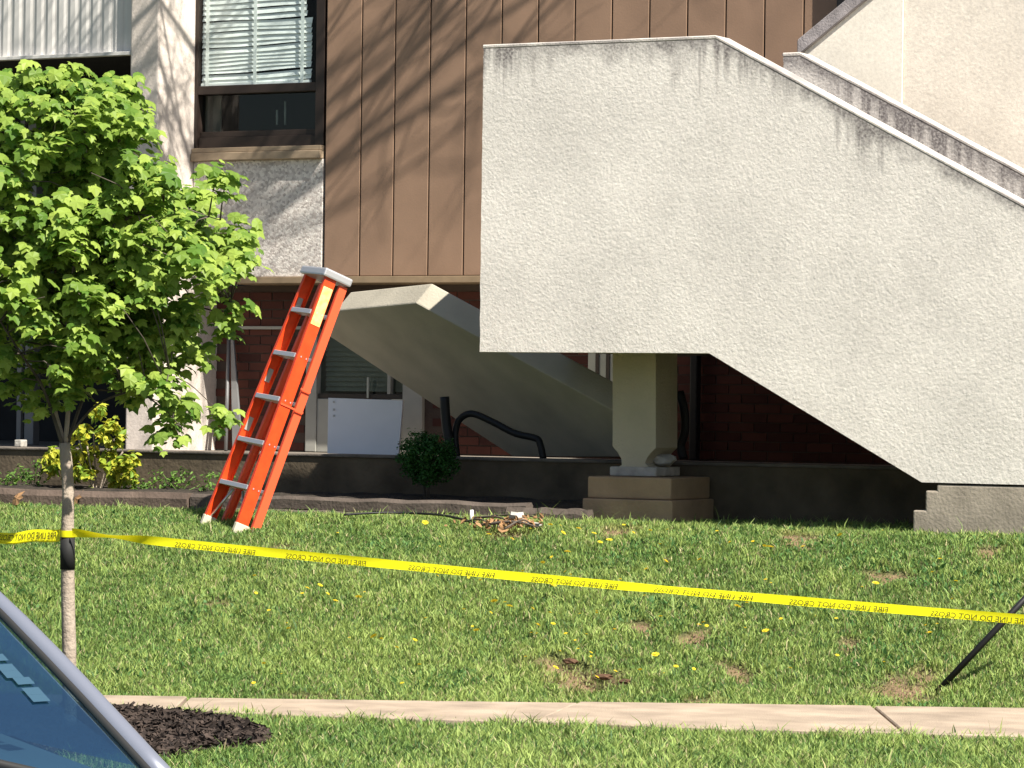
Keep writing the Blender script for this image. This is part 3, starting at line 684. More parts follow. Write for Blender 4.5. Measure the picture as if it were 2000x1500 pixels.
# labels, hinge plates, spreader
def rail_plate(name, z0, z1, y0, y1, m, s=-1, out=.003):
    h0 = hb + (ht-hb)*z0/LEN; h1 = hb + (ht-hb)*z1/LEN
    P_ = [Vector((s*(h0+out), y0, z0)), Vector((s*(h0+out), y1, z0)), Vector((s*(h1+out), y1, z1)), Vector((s*(h1+out), y0, z1))]
    inn = [p - Vector((s*.002, 0, 0)) for p in P_]
    mesh(name, [LM @ p for p in P_+inn], [(0,1,2,3),(7,6,5,4),(0,4,5,1),(1,5,6,2),(2,6,7,3),(3,7,4,0)], m, lad)
rail_plate('warning_label', 1.42, 1.68, .008, .078, M_STICKER)
for k_ in range(1, 6):
    for yy_ in (.022, .062): rail_plate('rivet', .302*k_-.016, .302*k_-.006, yy_, yy_+.008, M_ALU, out=.004)
rail_plate('hinge_plate', .86, .872, .0, .175, M_ORANGE_E, out=.006)
rail_plate('hinge_plate', 1.0, 1.012, .10, .175, M_ORANGE_E, out=.006)
for z0 in (.66, 1.0, 1.5):
    h = hb+(ht-hb)*z0/LEN
    bm = bmesh.new(); bm_box(bm, h-.012, h-.0065, .025, .06, z0, z0+.09, LM); bm_obj('rating_sticker', bm, M_GREYP, lad)
bm = bmesh.new(); bm_box(bm, -.12, -.1, .09, .105, .75, 1.2, LM); bm_obj('spreader', bm, M_ALU, lad)

# ------------------------------------------------------------------ things under the stair
# white board
q0 = onY(640, 890, 21.9); q1 = onY(778, 890, 21.9); zt_ = zAt(700, 776, 22.2)
bm = bmesh.new(); th = .02; dx = q1.x-q0.x
vs = []
for yo in (0, th):
    for px_, py_, y in ((639, 892, 22.10), (778, 893, 22.10), (787, 782, 22.17), (641, 777, 22.17)):
        p = onY(px_, py_, y); vs.append(bm.verts.new((p.x, y+yo, max(p.z, PATIO) if py_ < 850 else PATIO+.002)))
for f in ((0,1,2,3),(7,6,5,4),(0,4,5,1),(1,5,6,2),(2,6,7,3),(3,7,4,0)): bm.faces.new([vs[i] for i in f])
wb = bm_obj('white_board', bm, M_WHITE, None, .003); tag(wb, 'white rectangular board leaning under the lower window behind the round bush', 'board')
for py in (785, 800, 812):
    d = ray(652, py); 
    y = 22.10+.07*((onY(652, py, 22.1).z-PATIO)/(zt_-PATIO)); p = onY(652, py, y-.006); box('mark', p.x-.009, p.x+.009, p.y, p.y+.002, p.z-.008, p.z+.008, M_SPOT, wb)
# leaning grey metal pieces at the left
p0, p1 = onZ(441, 886, PATIO), onY(447, 645, YB-.04)
p0 = onY(441, 889, 22.45); p0.z = PATIO; tag(tube('metal_pole', [p0, p1], .014, M_GREYM, None, 8), 'thin grey metal pole leaning on the brick left of the ladder', 'pole')
p0 = onY(463, 889, 22.45); p0.z = PATIO; p1 = onY(452, 645, YB-.06)
bm = bmesh.new(); w = Vector((.045, 0, 0)); t = Vector((0, .02, 0))
vs = [bm.verts.new(p) for p in (p0-w, p0+w, p1+w*.25, p1-w*.25, p0-w+t, p0+w+t, p1+w*.25+t, p1-w*.25+t)]
for f in ((0,1,2,3),(7,6,5,4),(0,4,5,1),(1,5,6,2),(2,6,7,3),(3,7,4,0)): bm.faces.new([vs[i] for i in f])
tag(bm_obj('metal_strip', bm, M_GREYM, None, .004), 'tapering grey metal strip leaning on the brick beside the thin pole', 'strip')
# black pipes
YPp = 21.0
def pipe(pts, r, label, Y=YPp, g=True):
    P = [onY(x, y, Y+dy) for x, y, dy in pts]; P = spline(P, 6)
    return tag(tube('black_pipe', P, r, M_PIPE, None, 10), label, 'pipe', 'loose black pipes')
pipe([(868, 775, .05), (872, 830, .05), (884, 896, .05)], .034, 'straight black pipe dropping from the slab edge beside the round bush')
pipe([(893, 896, .1), (889, 850, .1), (897, 820, .1), (922, 808, .1), (962, 824, .1), (1005, 846, .1), (1046, 856, .1), (1055, 868, .1), (1061, 896, .1)], .024, 'bent black pipe looping over and down in front of the fallen slab')
pipe([(1335, 896, .35), (1330, 870, .35), (1338, 840, .35), (1336, 800, .35), (1327, 765, .35)], .03, 'wavy black pipe standing right of the column')

# ------------------------------------------------------------------ foliage helpers
def add_leaf(V, Fq, c, nrm, up, size, shape):
    n = nrm.normalized(); t = (up - n*up.dot(n)); t = t.normalized() if t.length > 1e-3 else n.orthogonal().normalized(); s = n.cross(t); o = len(V)
    for x, y, z in shape: V.append(c + s*(x*size) + t*(y*size) + n*(z*size))
    return o
MAPLE = [(0,-.5,-.04), (.26,-.46,.0), (.5,-.28,-.03), (.42,-.06,.04), (.5,.16,-.05), (.27,.2,.03), (0,.55,-.16), (-.27,.2,.03), (-.5,.16,-.05), (-.42,-.06,.04), (-.5,-.28,-.03), (-.26,-.46,.0), (0,-.08,.07)]
MAPLE_F = [(12, i, (i+1)%12) for i in range(12)]
OVAL = [(0,-.5,0), (.26,-.1,.05), (.2,.25,.03), (0,.5,-.06), (-.2,.25,.03), (-.26,-.1,.05)]
OVAL_F = [(0,1,2,3), (0,3,4,5)]
def rv(): 
    v = Vector((random.gauss(0,1), random.gauss(0,1), random.gauss(0,1))); return v.normalized()
# ---- sapling
tb = onZ(135, 1420, .03); a_t, b_t = ab(tb)
tree = empty('maple_sapling', tb, 'young maple tree with bright green crown and black strap, tape tied round its trunk', 'tree')
def tp(px, py, db=0): return onB(px, py, b_t+db)
trunk_pts = spline([tb, tp(136, 1310), tp(133, 1180), tp(132, 1040), tp(133, 950), tp(126, 865)], 5)
nT = len(trunk_pts); tube('trunk', trunk_pts, [.034-.008*i/nT + random.uniform(-.0015, .0015) for i in range(nT)], M_BARK, tree, 12)
strap = tube('trunk_strap', [tp(132, 1112), tp(132, 1044)], [.0345, .034], M_BLACK, tree, 14)
bx = box('strap_tail', -.004, .004, -.012, .012, -.03, .05, M_BLACK, tree); bx.matrix_world = Matrix.Translation(tp(142, 1040, -.03))
limbs = []
fork = tp(126, 868)
for pts, r in [([(126,868,0),(105,790,.02),(95,700,.05),(110,560,.1),(90,400,.1),(110,230,.0)], .011), ([(128,870,0),(135,760,-.05),(130,640,-.1),(150,480,-.1),(170,320,-.12),(150,180,-.05)], .012),
               ([(128,875,0),(170,760,.1),(210,690,.2),(270,600,.25),(330,480,.2)], .009), ([(126,880,0),(85,760,-.1),(40,690,-.25),(-30,580,-.3),(-120,450,-.2)], .009),
               ([(128,860,0),(190,790,-.1),(270,760,-.2),(350,740,-.25),(425,800,-.25)], .007), ([(150,520,-.1),(230,440,-.2),(320,400,-.25),(430,430,-.2)], .008), ([(95,650,.05),(30,560,.2),(-40,420,.3),(-60,260,.2)], .009),
               ([(210,690,.2),(300,650,.2),(390,600,.1),(450,590,.0)], .008), ([(170,340,-.1),(230,280,0),(280,220,0)], .006), ([(270,760,-.2),(320,800,-.25),(360,840,-.25)], .005)]:
    P = spline([tp(x, y, d) for x, y, d in pts], 5); n = len(P)
    tube('branch', P, [r*(1-.8*i/n) for i in range(n)], M_BARK_D if r < .0095 else M_BARK, tree, 7); limbs.append(P)
ell = [(120, 330, 205, 205, .42, 74), (315, 470, 170, 150, .38, 60), (30, 560, 220, 200, .45, 64), (260, 620, 180, 120, .4, 48), (-120, 420, 200, 230, .42, 26), (310, 765, 100, 60, .3, 6), (120, 720, 190, 90, .35, 17), (180, 220, 130, 90, .3, 14)]
sc = F_PX/b_t; tw = []
clumps = []
for cx, cy, rx, ry, rz, nC in ell:
    for _ in range(int(nC*1.35)):
        d = rv(); rr = random.random()**.45
        clumps.append(tp(cx+d.x*rx*rr, cy+d.z*ry*rr, d.y*rz*rr*1.6))
for x, y, d in [(470,480,0),(480,520,-.1),(455,610,.0),(445,640,.05),(430,815,-.25),(440,360,-.2),(425,345,-.2),(150,150,0),(60,150,0),(235,190,.0),(15,170,.1),(390,700,.1),(350,800,-.2),(330,850,-.2),(180,180,0),(100,165,.05),(40,185,.0),(265,240,0),(140,175,0),(20,760,-.1),(50,740,.1),(70,790,0),(10,700,-.2),(90,720,.1),(300,700,-.2)]:
    clumps.append(tp(x, y, d))
allL = [p for P in limbs for p in P]
Vt, Ft = [], []
leaves = []
for c in clumps:
    near = min(allL, key=lambda p: (p-c).length + (0 if p.z < c.z+.1 else .25))
    mid = (near+c)/2 + Vector((0, 0, .03)); v, f = tube_data([near, mid, c], [.0045, .003, .0018], 5, len(Vt)); Vt += v; Ft += f
    nl = random.randint(22, 36)
    for _ in range(nl):
        off = rv(); off.z *= .75; p = c + off*random.uniform(.02, .115)
        out = Vector((off.x, off.y, 0))*.5
        nn = (Vector((0, 0, random.uniform(.25, .9))) + out*.9 + rv()*.4 + SUN*.45 - D0*.25)
        upv = Vector((off.x, off.y, -.55)) + rv()*.35
        leaves.append((p, nn, upv, random.choice([random.uniform(.032, .06), random.uniform(.05, .082)])))
tag(mesh('twigs', Vt, Ft, M_BARK_D, tree, True), kind='stuff')
# the 290 leaves nearest the camera inside the frame are separate; the rest one mass
def vis(l):
    px, py = project(l[0]); return 0 <= px <= 560 and 90 < py < 900
leaves.sort(key=lambda l: ((l[0]-CAM).dot(FW) if vis(l) else 99))
lm = bpy.data.meshes.new('leaf'); lm.from_pydata(MAPLE, [], MAPLE_F); lm.materials.append(M_LEAF)
Vl, Fl = [], []
for i, (p, nn, upv, s) in enumerate(leaves):
    if i < 290:
        n = nn.normalized(); t = (upv-n*upv.dot(n)).normalized(); sd_ = t.cross(n)
        o = bpy.data.objects.new('leaf', lm); COL.objects.link(o)
        child(o, tree); o.matrix_world = Matrix(((sd_.x*s, t.x*s, n.x*s, p.x), (sd_.y*s, t.y*s, n.y*s, p.y), (sd_.z*s, t.z*s, n.z*s, p.z), (0,0,0,1)))
        o.matrix_parent_inverse = WM[tree.name].inverted()
    else:
        o_ = add_leaf(Vl, Fl, p, nn, upv, s, MAPLE); Fl += [tuple(o_+k for k in f) for f in MAPLE_F]
tag(mesh('foliage', Vl, Fl, M_LEAF, tree), kind='stuff')

def leafy(name, centers, nleaf, rad, size, m, parent, shape=OVAL, faces=OVAL_F, flat=1., upb=.6):
    V, Fq = [], []
    for c in centers:
        for _ in range(nleaf):
            o = rv(); o.z *= flat; p = c + o*rad*random.random()**.5
            k = add_leaf(V, Fq, p, o*.6+Vector((0,0,upb))+rv()*.5, rv()+o, size*random.uniform(.6, 1.2), shape); Fq += [tuple(k+j for j in f) for f in faces]
    return tag(mesh(name, V, Fq, m, parent), kind='stuff')
# round bush in the shade
bc = onY(836, 892, 20.5); brad = .19
bush = empty('round_bush', (bc.x, bc.y, ZBED), 'small clipped round green bush in shade before the white board', 'bush')
cs = []
for i in range(520):
    d = rv()*random.uniform(.25, 1.03)**.5; d *= 1+.13*math.sin(d.x*5+1)*math.sin(d.z*6)+.1*math.sin(d.y*7+d.z*4); cs.append(Vector((bc.x, bc.y, bc.z-.01)) + Vector((d.x*brad*1.06, d.y*brad, d.z*brad*.92)))
leafy('foliage', cs, 14, .035, .024, M_BUSH, bush)
for k in range(5):
    d = rv(); tube('stem', [Vector((bc.x+d.x*.02, bc.y+d.y*.02, ZBED-.03)), Vector((bc.x+d.x*.08, bc.y+d.y*.08, bc.z))], .008, M_BARK_D, bush, 6)
# golden shrub behind the trunk
gc = onY(190, 885, 20.55)
gs = empty('golden_shrub', (gc.x, gc.y, ZBED), 'yellow green leafy shrub growing in the bed behind the sapling trunk', 'shrub')
cs = []
for px, py, r in ((190, 850, 45), (165, 880, 50), (215, 880, 45), (190, 915, 45), (120, 890, 26), (105, 905, 18), (230, 915, 30), (150, 915, 30), (240, 935, 20), (200, 820, 25)):
    for _ in range(9): d = rv(); q = onY(px+d.x*r, py+d.z*r, 20.5+d.y*.15); cs.append(q)
leafy('foliage', cs, 12, .05, .078, M_YSHRUB, gs)
for k in range(7):
    d = rv(); tube('stem', spline([Vector((gc.x+d.x*.03, gc.y+d.y*.03, ZBED-.03)), Vector((gc.x+d.x*.1, gc.y+d.y*.06, ZBED+.12)), Vector((gc.x+d.x*.22, gc.y+d.y*.1, gc.z+abs(d.z)*.15))], 4), .006, M_BARK, gs, 5)
# weeds along the wall
for i, (px, lab) in enumerate(((300, 'low green weed at the wall foot just right of the golden shrub'), (345, 'pale leafy weed in the bed midway between shrub and ladder'), (60, 'low weed at the wall foot left of the sapling trunk'), (25, 'small weed in the bed at the left picture edge'), (420, 'weed against the retaining wall behind the ladder foot'), (255, 'dark green weed tucked under the right side of golden shrub'))):
    q = onY(px, 945, 20.6); w = empty('weed_plant', (q.x, q.y, ZBED), lab, 'weed', 'weeds in the bed')
    cs = [Vector((q.x+random.uniform(-.14, .14), q.y+random.uniform(-.1, .12), ZBED+random.uniform(.01, .09+.05*(i % 3)))) for _ in range(16)]
    leafy('foliage', cs, 9, .04, .034, M_WEED, w)
    for k in range(3): tube('stem', [Vector((q.x+.02*k, q.y, ZBED-.03)), cs[k]], .003, M_STEM, w, 5)

# ------------------------------------------------------------------ grass
def mulch_in(a, b):
    px = 1000 + a/b*F_PX
    q = ((a-a_t-.0)/.92)**2 + ((b-b_t)/1.12)**2
    return q + .12*np.sin(a*9+b*5)
def grass(n, a0, a1, b0, b1, keep, hmin, hmax, wid):
    a = RNG.uniform(a0, a1, n); b = RNG.uniform(b0, b1, n); k = keep(a, b); a, b = a[k], b[k]; n = len(a)
    z = gh_ab(a, b) - .02
    lf = lambda x, y, s: np.sin(x*s+1.7*np.sin(y*s*.7+1))*np.sin(y*s*1.1+1.3*np.sin(x*s*.8+2))
    patch = .55*lf(a, b*.6, 1.3)+.45*lf(a+3, b*.6-1, 3.1)
    fine = lf(a+1, b, 9.0)
    fin2 = lf(a-2, b*.8+1, 21.)
    h = RNG.uniform(hmin, hmax, n)*(1+.3*patch+.25*fine+.3*fin2); h *= np.where(RNG.random(n) < .05, 1.6, 1)
    bm_ = bareness(a, b); h *= 1-.55*bm_
    th = RNG.uniform(0, 2*np.pi, n); ln = RNG.uniform(.15, .95, n)*h; la = RNG.uniform(0, 2*np.pi, n)
    w = wid*RNG.uniform(.6, 1.4, n)
    x = a*R0.x + b*D0.x; y = a*R0.y + b*D0.y
    P = np.empty((n, 5, 3), np.float32); cx, sx = np.cos(th)*w, np.sin(th)*w; lx, ly = np.cos(la)*ln, np.sin(la)*ln
    P[:,0] = np.stack([x-cx, y-sx, z], -1); P[:,1] = np.stack([x+cx, y+sx, z], -1)
    P[:,2] = np.stack([x+cx*.8+lx*.35, y+sx*.8+ly*.35, z+h*.6], -1); P[:,3] = np.stack([x-cx*.8+lx*.35, y-sx*.8+ly*.35, z+h*.6], -1)
    P[:,4] = np.stack([x+lx, y+ly, z+h*.95], -1)
    r = RNG.random(n); t = np.clip(.5+.6*patch+.35*fine+.3*fin2+RNG.normal(0, .3, n), 0, 1)[:,None]
    c = (1-t)*np.array([.12,.215,.05]) + t*np.array([.31,.4,.11])
    c = np.where((r < .065)[:,None], np.array([.42,.37,.2]), c); c = np.where((r > .88)[:,None], np.array([.07,.14,.045]), c)
    c = c*(1-.4*bm_[:,None]) + np.array([.28,.22,.1])*.4*bm_[:,None]
    c = c*RNG.uniform(.75, 1.25, (n,1))
    return P, c
def weeds(n):
    # broad low clover and plantain leaves in patches
    P, c = grass(n*5, -4.8, 4.4, 17.7, 24.2, keep_up, .02, .04, .011)
    a = P[:,0,0]*R0.x + P[:,0,1]*R0.y; b = P[:,0,0]*D0.x + P[:,0,1]*D0.y
    k = np.sin(a*3.1+2*np.sin(b*1.9))*np.sin(b*2.3+1.5*np.sin(a*2.2+1)) > .45
    return P[k], np.array([.07,.16,.045])*RNG.uniform(.8, 1.5, (k.sum(), 1))
def build_grass(name, parts):
    P = np.concatenate([p for p, c in parts]); C = np.concatenate([c for p, c in parts]); n = len(P)
    me = bpy.data.meshes.new(name); me.vertices.add(n*5); me.vertices.foreach_set('co', P.reshape(-1))
    base_ = (np.arange(n)*5)[:,None]
    loops = np.concatenate([base_+np.array([[0,1,2,3]]), base_+np.array([[3,2,4]])], 1).reshape(-1).astype(np.int32)
    me.loops.add(n*7); me.loops.foreach_set('vertex_index', loops)
    me.polygons.add(n*2); st = np.empty((n,2), np.int32); st[:,0] = np.arange(n)*7; st[:,1] = st[:,0]+4
    me.polygons.foreach_set('loop_start', st.reshape(-1)); me.update(calc_edges=True)
    at = me.attributes.new('tint', 'FLOAT_COLOR', 'POINT'); cc = np.ones((n,5,4), np.float32); cc[:,:,:3] = C[:,None,:]
    cc[:,4,:3] *= 1.15
    at.data.foreach_set('color', cc.reshape(-1)); me.materials.append(M_GRASS)
    o = bpy.data.objects.new(name, me); COL.objects.link(o); return o
def keep_up(a, b):
    Y = a*R0.y+b*D0.y; X_ = a*R0.x+b*D0.x
    ok = (b > 17.69 - .1*RNG.random(len(a))**2 + .03*np.sin(a*6+np.sin(a*17))) & (np.abs(a) < b*.1471+1.0) & (Y < np.where(X_ > XY(1786, YW), YW+.02, np.where(X_ > XY(1140, 20.16), np.where(X_ < XY(1316, 20.16), 20.16, YL), YT-.02)))
    return ok & (RNG.random(len(a)) > bareness(a, b)*.78)
def keep_lo(a, b):
    return (b < walk_front(a) + .13*RNG.random(len(a))**2 + .04*np.sin(a*5+2*np.sin(a*13))) & (np.abs(a) < b*.1471+1.0) & (mulch_in(a, b) > 1 - .1*RNG.random(len(a)))
g1 = build_grass('lawn_grass', [grass(640000, -4.8, 4.4, 17.6, 24.2, keep_up, .016, .044, .0034), grass(3500, -4.8, 4.4, 17.6, 24.2, keep_up, .05, .085, .003), weeds(9000)])
tag(g1, 'patchy green lawn grass on the bank between building and sidewalk', 'grass', kind='stuff')
g2 = build_grass('verge_grass', [grass(260000, -3.8, 3.8, 13.2, 17.5, keep_lo, .022, .055, .0036)])
tag(g2, 'bright green grass strip in front of the sidewalk', 'grass', kind='stuff')
# dandelions
dpx = [(497,1143),(495,1362),(350,1278),(600,1172),(640,1180),(965,1195),(995,1205),(1060,1122),(1262,1132),(1075,1048),(1108,1098),(1172,1083),(1218,1045),(1300,1115),(1366,1115),(1425,1083),(1470,1080),(1495,1158),(1867,1155),
 (1440,1205),(1830,1245),(1815,1262),(1200,1252),(1020,1155),(1080,1168),(1365,1240),(1380,1247),(1455,1248),(1495,1255),(1635,1305),(1280,1300),(1250,1332),(1320,1328),(1085,1328),(730,1265),(745,1270),(775,1290),(810,1275),(930,1255),(785,1362),
 (1040,1215),(1050,1245),(1080,1240),(1640,1070),(1835,1115),(1568,1088),(700,1190),(560,1240),(880,1140),(955,1065),(1100,1060),(1130,1055),(1270,1060),(1400,1060),(830,1040),(1000,1075),(1160,1065),(655,1195),(625,1168),(590,1182),(1190,1075),(1145,1262),(1505,1090),(1850,1225),(1710,1165)]
NBIG = len(dpx); _r = random.Random(3)
for _ in range(70):
    x_ = _r.gauss(1180, 330); dpx.append((min(max(x_, 500), 1950), _r.uniform(1045, 1345)))
Vf, Ff_ = [], []
for k in range(26):
    a = k*2.399; r0 = .0; ring = 1 if k < 16 else .55; el = .15 if k < 16 else .8
    d = Vector((math.cos(a), math.sin(a), el)).normalized(); s = Vector((-math.sin(a), math.cos(a), 0)); o = len(Vf)
    Vf += [s*.0018, -s*.0018, d*.019*ring - s*.003, d*.019*ring + s*.003]; Ff_.append((o, o+1, o+2, o+3))
hm = bpy.data.meshes.new('flower_head'); hm.from_pydata([tuple(v) for v in Vf], [], Ff_); hm.materials.append(M_PETAL)
sv, sf = tube_data([(0,0,-.07), (.002,0,-.03), (0,0,0)], .0017, 5); sm = bpy.data.meshes.new('stem'); sm.from_pydata([tuple(v) for v in sv], [], sf); sm.materials.append(M_STEM)
for n_d, (px, py) in enumerate(dpx):
    p = onG(px, py); p.z = gh(p.x, p.y)+random.uniform(.055, .075)
    tape_y = 1040+(px-140)*(1210-1040)/1860
    dy_ = py-tape_y
    row_ = 'close to the building, well above the tape' if dy_ < -70 else 'just above the tape' if dy_ < 0 else 'just below the tape' if dy_ < 70 else 'midway down the bank below the tape' if py < 1290 else 'near the sidewalk'
    col_ = 'left of the ladder' if px < 480 else 'below the ladder and white board' if px < 830 else 'below the fallen slab' if px < 1140 else 'below the column' if px < 1330 else 'below the sloping stair wall' if px < 1700 else 'near the leaning stake'
    e = empty('dandelion', p-Z0*.06, 'yellow dandelion '+row_+', '+col_, 'flower', 'dandelions in the lawn')
    s = random.choice([.6, .75, .9, 1.1]) if n_d < NBIG else random.uniform(.4, .65); 
    for me_ in (hm, sm):
        o = bpy.data.objects.new(me_.name, me_); COL.objects.link(o); o.parent = e; o.location = (0, 0, .06); o.scale = (s, s, s if me_ is hm else 1)
        if me_ is hm: o.rotation_euler = (random.uniform(0, .7), random.uniform(-.4, .4), random.uniform(0, 6))

# ------------------------------------------------------------------ mulch
nA = 26000; a = RNG.uniform(a_t-1.1, a_t+1.15, nA); b = RNG.uniform(b_t-1.3, b_t+1.3, nA)
k = (mulch_in(a, b) < 1.0) & (b < walk_front(a)+.015); a, b = a[k], b[k]
Vm, Fm = [], []
for ai, bi in zip(a, b):
    p = abz(ai, bi, .0 + random.uniform(.0, .035)); d = rv(); d.z *= .35; d.normalize(); s = d.cross(rv()).normalized(); l = random.uniform(.012, .04); w = random.uniform(.004, .011); n_ = d.cross(s)*.004
    o = len(Vm); Vm += [p-d*l-s*w, p+d*l-s*w*.6, p+d*l+s*w*.7, p-d*l+s*w, p+n_+d*l*.2]; Fm += [(o,o+1,o+4), (o+1,o+2,o+4), (o+2,o+3,o+4), (o+3,o,o+4)]
tag(mesh('mulch', Vm, Fm, M_MULCH), 'dark brown mulch ring round the sapling by the sidewalk', 'mulch', kind='stuff')
ms = 48; Vd = [abz(a_t, b_t, .012)]; 
for i in range(ms):
    an = 2*math.pi*i/ms; Vd.append(abz(a_t+.9*math.cos(an), min(b_t+1.09*math.sin(an), float(walk_front(a_t+.9*math.cos(an)))-.004), -.012))
tag(mesh('mulch_bed', Vd, [(0, i+1, (i+1) % ms+1) for i in range(ms)], M_SOIL, None, True), kind='structure')

# ------------------------------------------------------------------ debris on the lawn
def chunk(px, py, s, label, m=M_CHUNK, name='rubble_chunk', flat=(1,.8,.6)):
    p = onG(px, py); bm = bmesh.new(); bmesh.ops.create_icosphere(bm, subdivisions=2, radius=s)
    for v in bm.verts: v.co *= 1+random.uniform(-.3, .2)
    bmesh.ops.scale(bm, vec=flat, verts=bm.verts); bmesh.ops.translate(bm, vec=(p.x, p.y, gh(p.x, p.y)+s*flat[2]*.6), verts=bm.verts)
    return tag(bm_obj(name, bm, m), label, 'rubble', 'broken concrete')
chunk(1010, 1026, .075, 'largest pale broken chunk in the debris on the lawn left of the pedestal', M_CHUNK, flat=(1,.7,.75))
chunk(1040, 1030, .05, 'pale flat chunk at the right end of the lawn debris', flat=(1.2,.8,.4))
chunk(970, 1030, .04, 'small grey chunk in the middle of the lawn debris', flat=(1.3,.8,.5))
for i, (x0_, y0_, x1_, y1_, r, lab) in enumerate([(925, 1022, 1005, 1034, .009, 'brown stick lying across the left of the lawn debris'), (940, 1036, 1050, 1040, .011, 'long dark stick along the front of the lawn debris'), (960, 1018, 1060, 1024, .008, 'thin stick behind the large broken chunk'), (985, 1044, 1040, 1036, .009, 'short stick in front of the large broken chunk'), (905, 1030, 960, 1040, .007, 'thin dark stick at the left tip of the debris')]):
    p, q = onG(x0_, y0_), onG(x1_, y1_); m_ = (p+q)/2; P = [p+Z0*.035, m_+Z0*(.05+random.uniform(0, .03))+R0*.02, q+Z0*.035]
    tag(tube('stick', spline(P, 4), [r*k_ for k_ in (.8,.75,.9,.7,.72,.6,.62,.5,.4)], M_BARK_D, None, 6), lab, 'stick', 'sticks in the debris')
V, Fq = [], []
for k in range(150):
    p = onG(random.gauss(990, 38), random.gauss(1033, 5)); o = add_leaf(V, Fq, p+Z0*random.uniform(.02, .06), rv()+Z0*.5, rv(), random.uniform(.02, .06), OVAL); Fq += [tuple(o+j for j in f) for f in OVAL_F]
tag(mesh('leaf_litter', V, Fq, M_DRYLEAF), 'scattered dry brown leaf litter among the lawn debris', 'litter', kind='stuff')
p = onG(921, 1022); tag(tube('white_stub', [p+Z0*-.01, p+Z0*.085], [.014, .011], M_WHITE, None, 8), 'short white stub standing in the grass left of the debris', 'stub')
cb = [onG(x, y)+Z0*.035 for x, y in ((672, 1016), (740, 1012), (810, 1013), (870, 1018), (930, 1032))]
tag(tube('black_cable', spline(cb, 6), .008, M_PIPE, None, 6), 'thin black cable lying in the grass right of the ladder', 'cable')
for px, py, lab in ((35, 985, 'curled brown dead leaf in the grass at the left edge'), (149, 984, 'orange brown dead leaf in the grass beside the trunk')):
    p = onG(px, py+4); V = []; Fq = []
    o = add_leaf(V, Fq, p+Z0*.06, Vector((-.4,-.8,.5)), Vector((.2,0,1)), .12, MAPLE); Fq = [tuple(o+k for k in f) for f in MAPLE_F]
    tag(mesh('dead_leaf', V, Fq, M_DRYLEAF), lab, 'leaf')
# soil clods along the lip of the hollow in the bank
for j_, sz_, lab in ((4, .03, 'small brown soil clod at the left of the bare hollow in the bank'), (17, .034, 'dark soil clod right of the middle of the bare hollow'), (23, .026, 'small soil clod at the right end of the bare hollow')):
    qx_, qy_ = project(LIP[j_]); chunk(qx_+random.uniform(-8, 8), qy_+random.uniform(2, 8), sz_, lab, M_CLOD, 'soil_clod', (1.5, .9, .5))

# ------------------------------------------------------------------ stake and tape
sb = onG(1836, 1345); st_dir = None
top_px = onB(2075, 1092, ab(sb)[1]+.0)
tag(tube('leaning_stake', [sb-(top_px-sb).normalized()*.06, top_px], .017, M_PIPE, None, 8), 'thin black stake stuck in the bank leaning right behind the tape', 'stake')
# tape: path from the trunk to the right and beyond the frame, ribbon 5 cm tall
def tape_pt(px):
    t = (px-140)/1860; py = 1040 + t*170 + 6*math.sin(math.pi*min(max(t, 0), 1))*1.0
    bd = (b_t-.05)*(1-t) + 13.95*t if t >= 0 else b_t-.05
    return onB(px, py, bd)
def ribbon(pts, hw, twist, thick=.0006):
    V, Fq = [], []; n = len(pts); fr = []
    for i, p in enumerate(pts):
        t = (pts[min(i+1, n-1)]-pts[max(i-1, 0)]).normalized(); side = t.cross(Z0).normalized(); up = side.cross(t)
        if side.dot(D0) > 0: side = -side
        ang = twist(i/(n-1)); w = up*math.cos(ang) + side*math.sin(ang); fr.append((p, w, t)); 
        for j in range(3): V.append(p + w*hw*(j-1) + w.cross(t)*(.004 if j == 1 else 0))
    for i in range(n-1):
        for j in (0, 1): a_ = i*3+j; Fq.append((a_, a_+3, a_+4, a_+1))
    return V, Fq, fr
pts = [tape_pt(140+i*12.0) for i in range(0, 190)]
HW = .02
tw_ = lambda u: (1.35*math.exp(-((u-.035)/.03)**2)) - .38 + .2*math.sin(u*9) + .12*math.sin(u*31+1) + .06*math.sin(u*83)
V, Fq, fr = ribbon(pts, HW, tw_)
endp = pts[-1]
tape = mesh('barrier_tape', V, Fq, M_TAPE, None, True); tag(tape, 'long yellow barrier tape with black print stretched from the sapling across the lawn', 'tape')
cum = [0]
for i in range(1, len(pts)): cum.append(cum[-1] + (pts[i]-pts[i-1]).length)
def text_mesh(txt):
    cu = bpy.data.curves.new('lettering', 'FONT'); cu.body = txt; cu.resolution_u = 2; o = bpy.data.objects.new('lettering', cu); COL.objects.link(o)
    dg = bpy.context.evaluated_depsgraph_get(); me = bpy.data.meshes.new_from_object(o.evaluated_get(dg)); bpy.data.objects.remove(o); bpy.data.curves.remove(cu)
    co = np.array([v.co[:] for v in me.vertices]); fs_ = [tuple(p.vertices) for p in me.polygons]; bpy.data.meshes.remove(me)
    co[:,0] -= co[:,0].min(); co[:,1] -= co[:,1].min(); co[:,0] /= co[:,0].max(); co[:,1] /= co[:,1].max(); return co, fs_
TCO, TFS = text_mesh('FIRE LINE DO NOT CROSS')
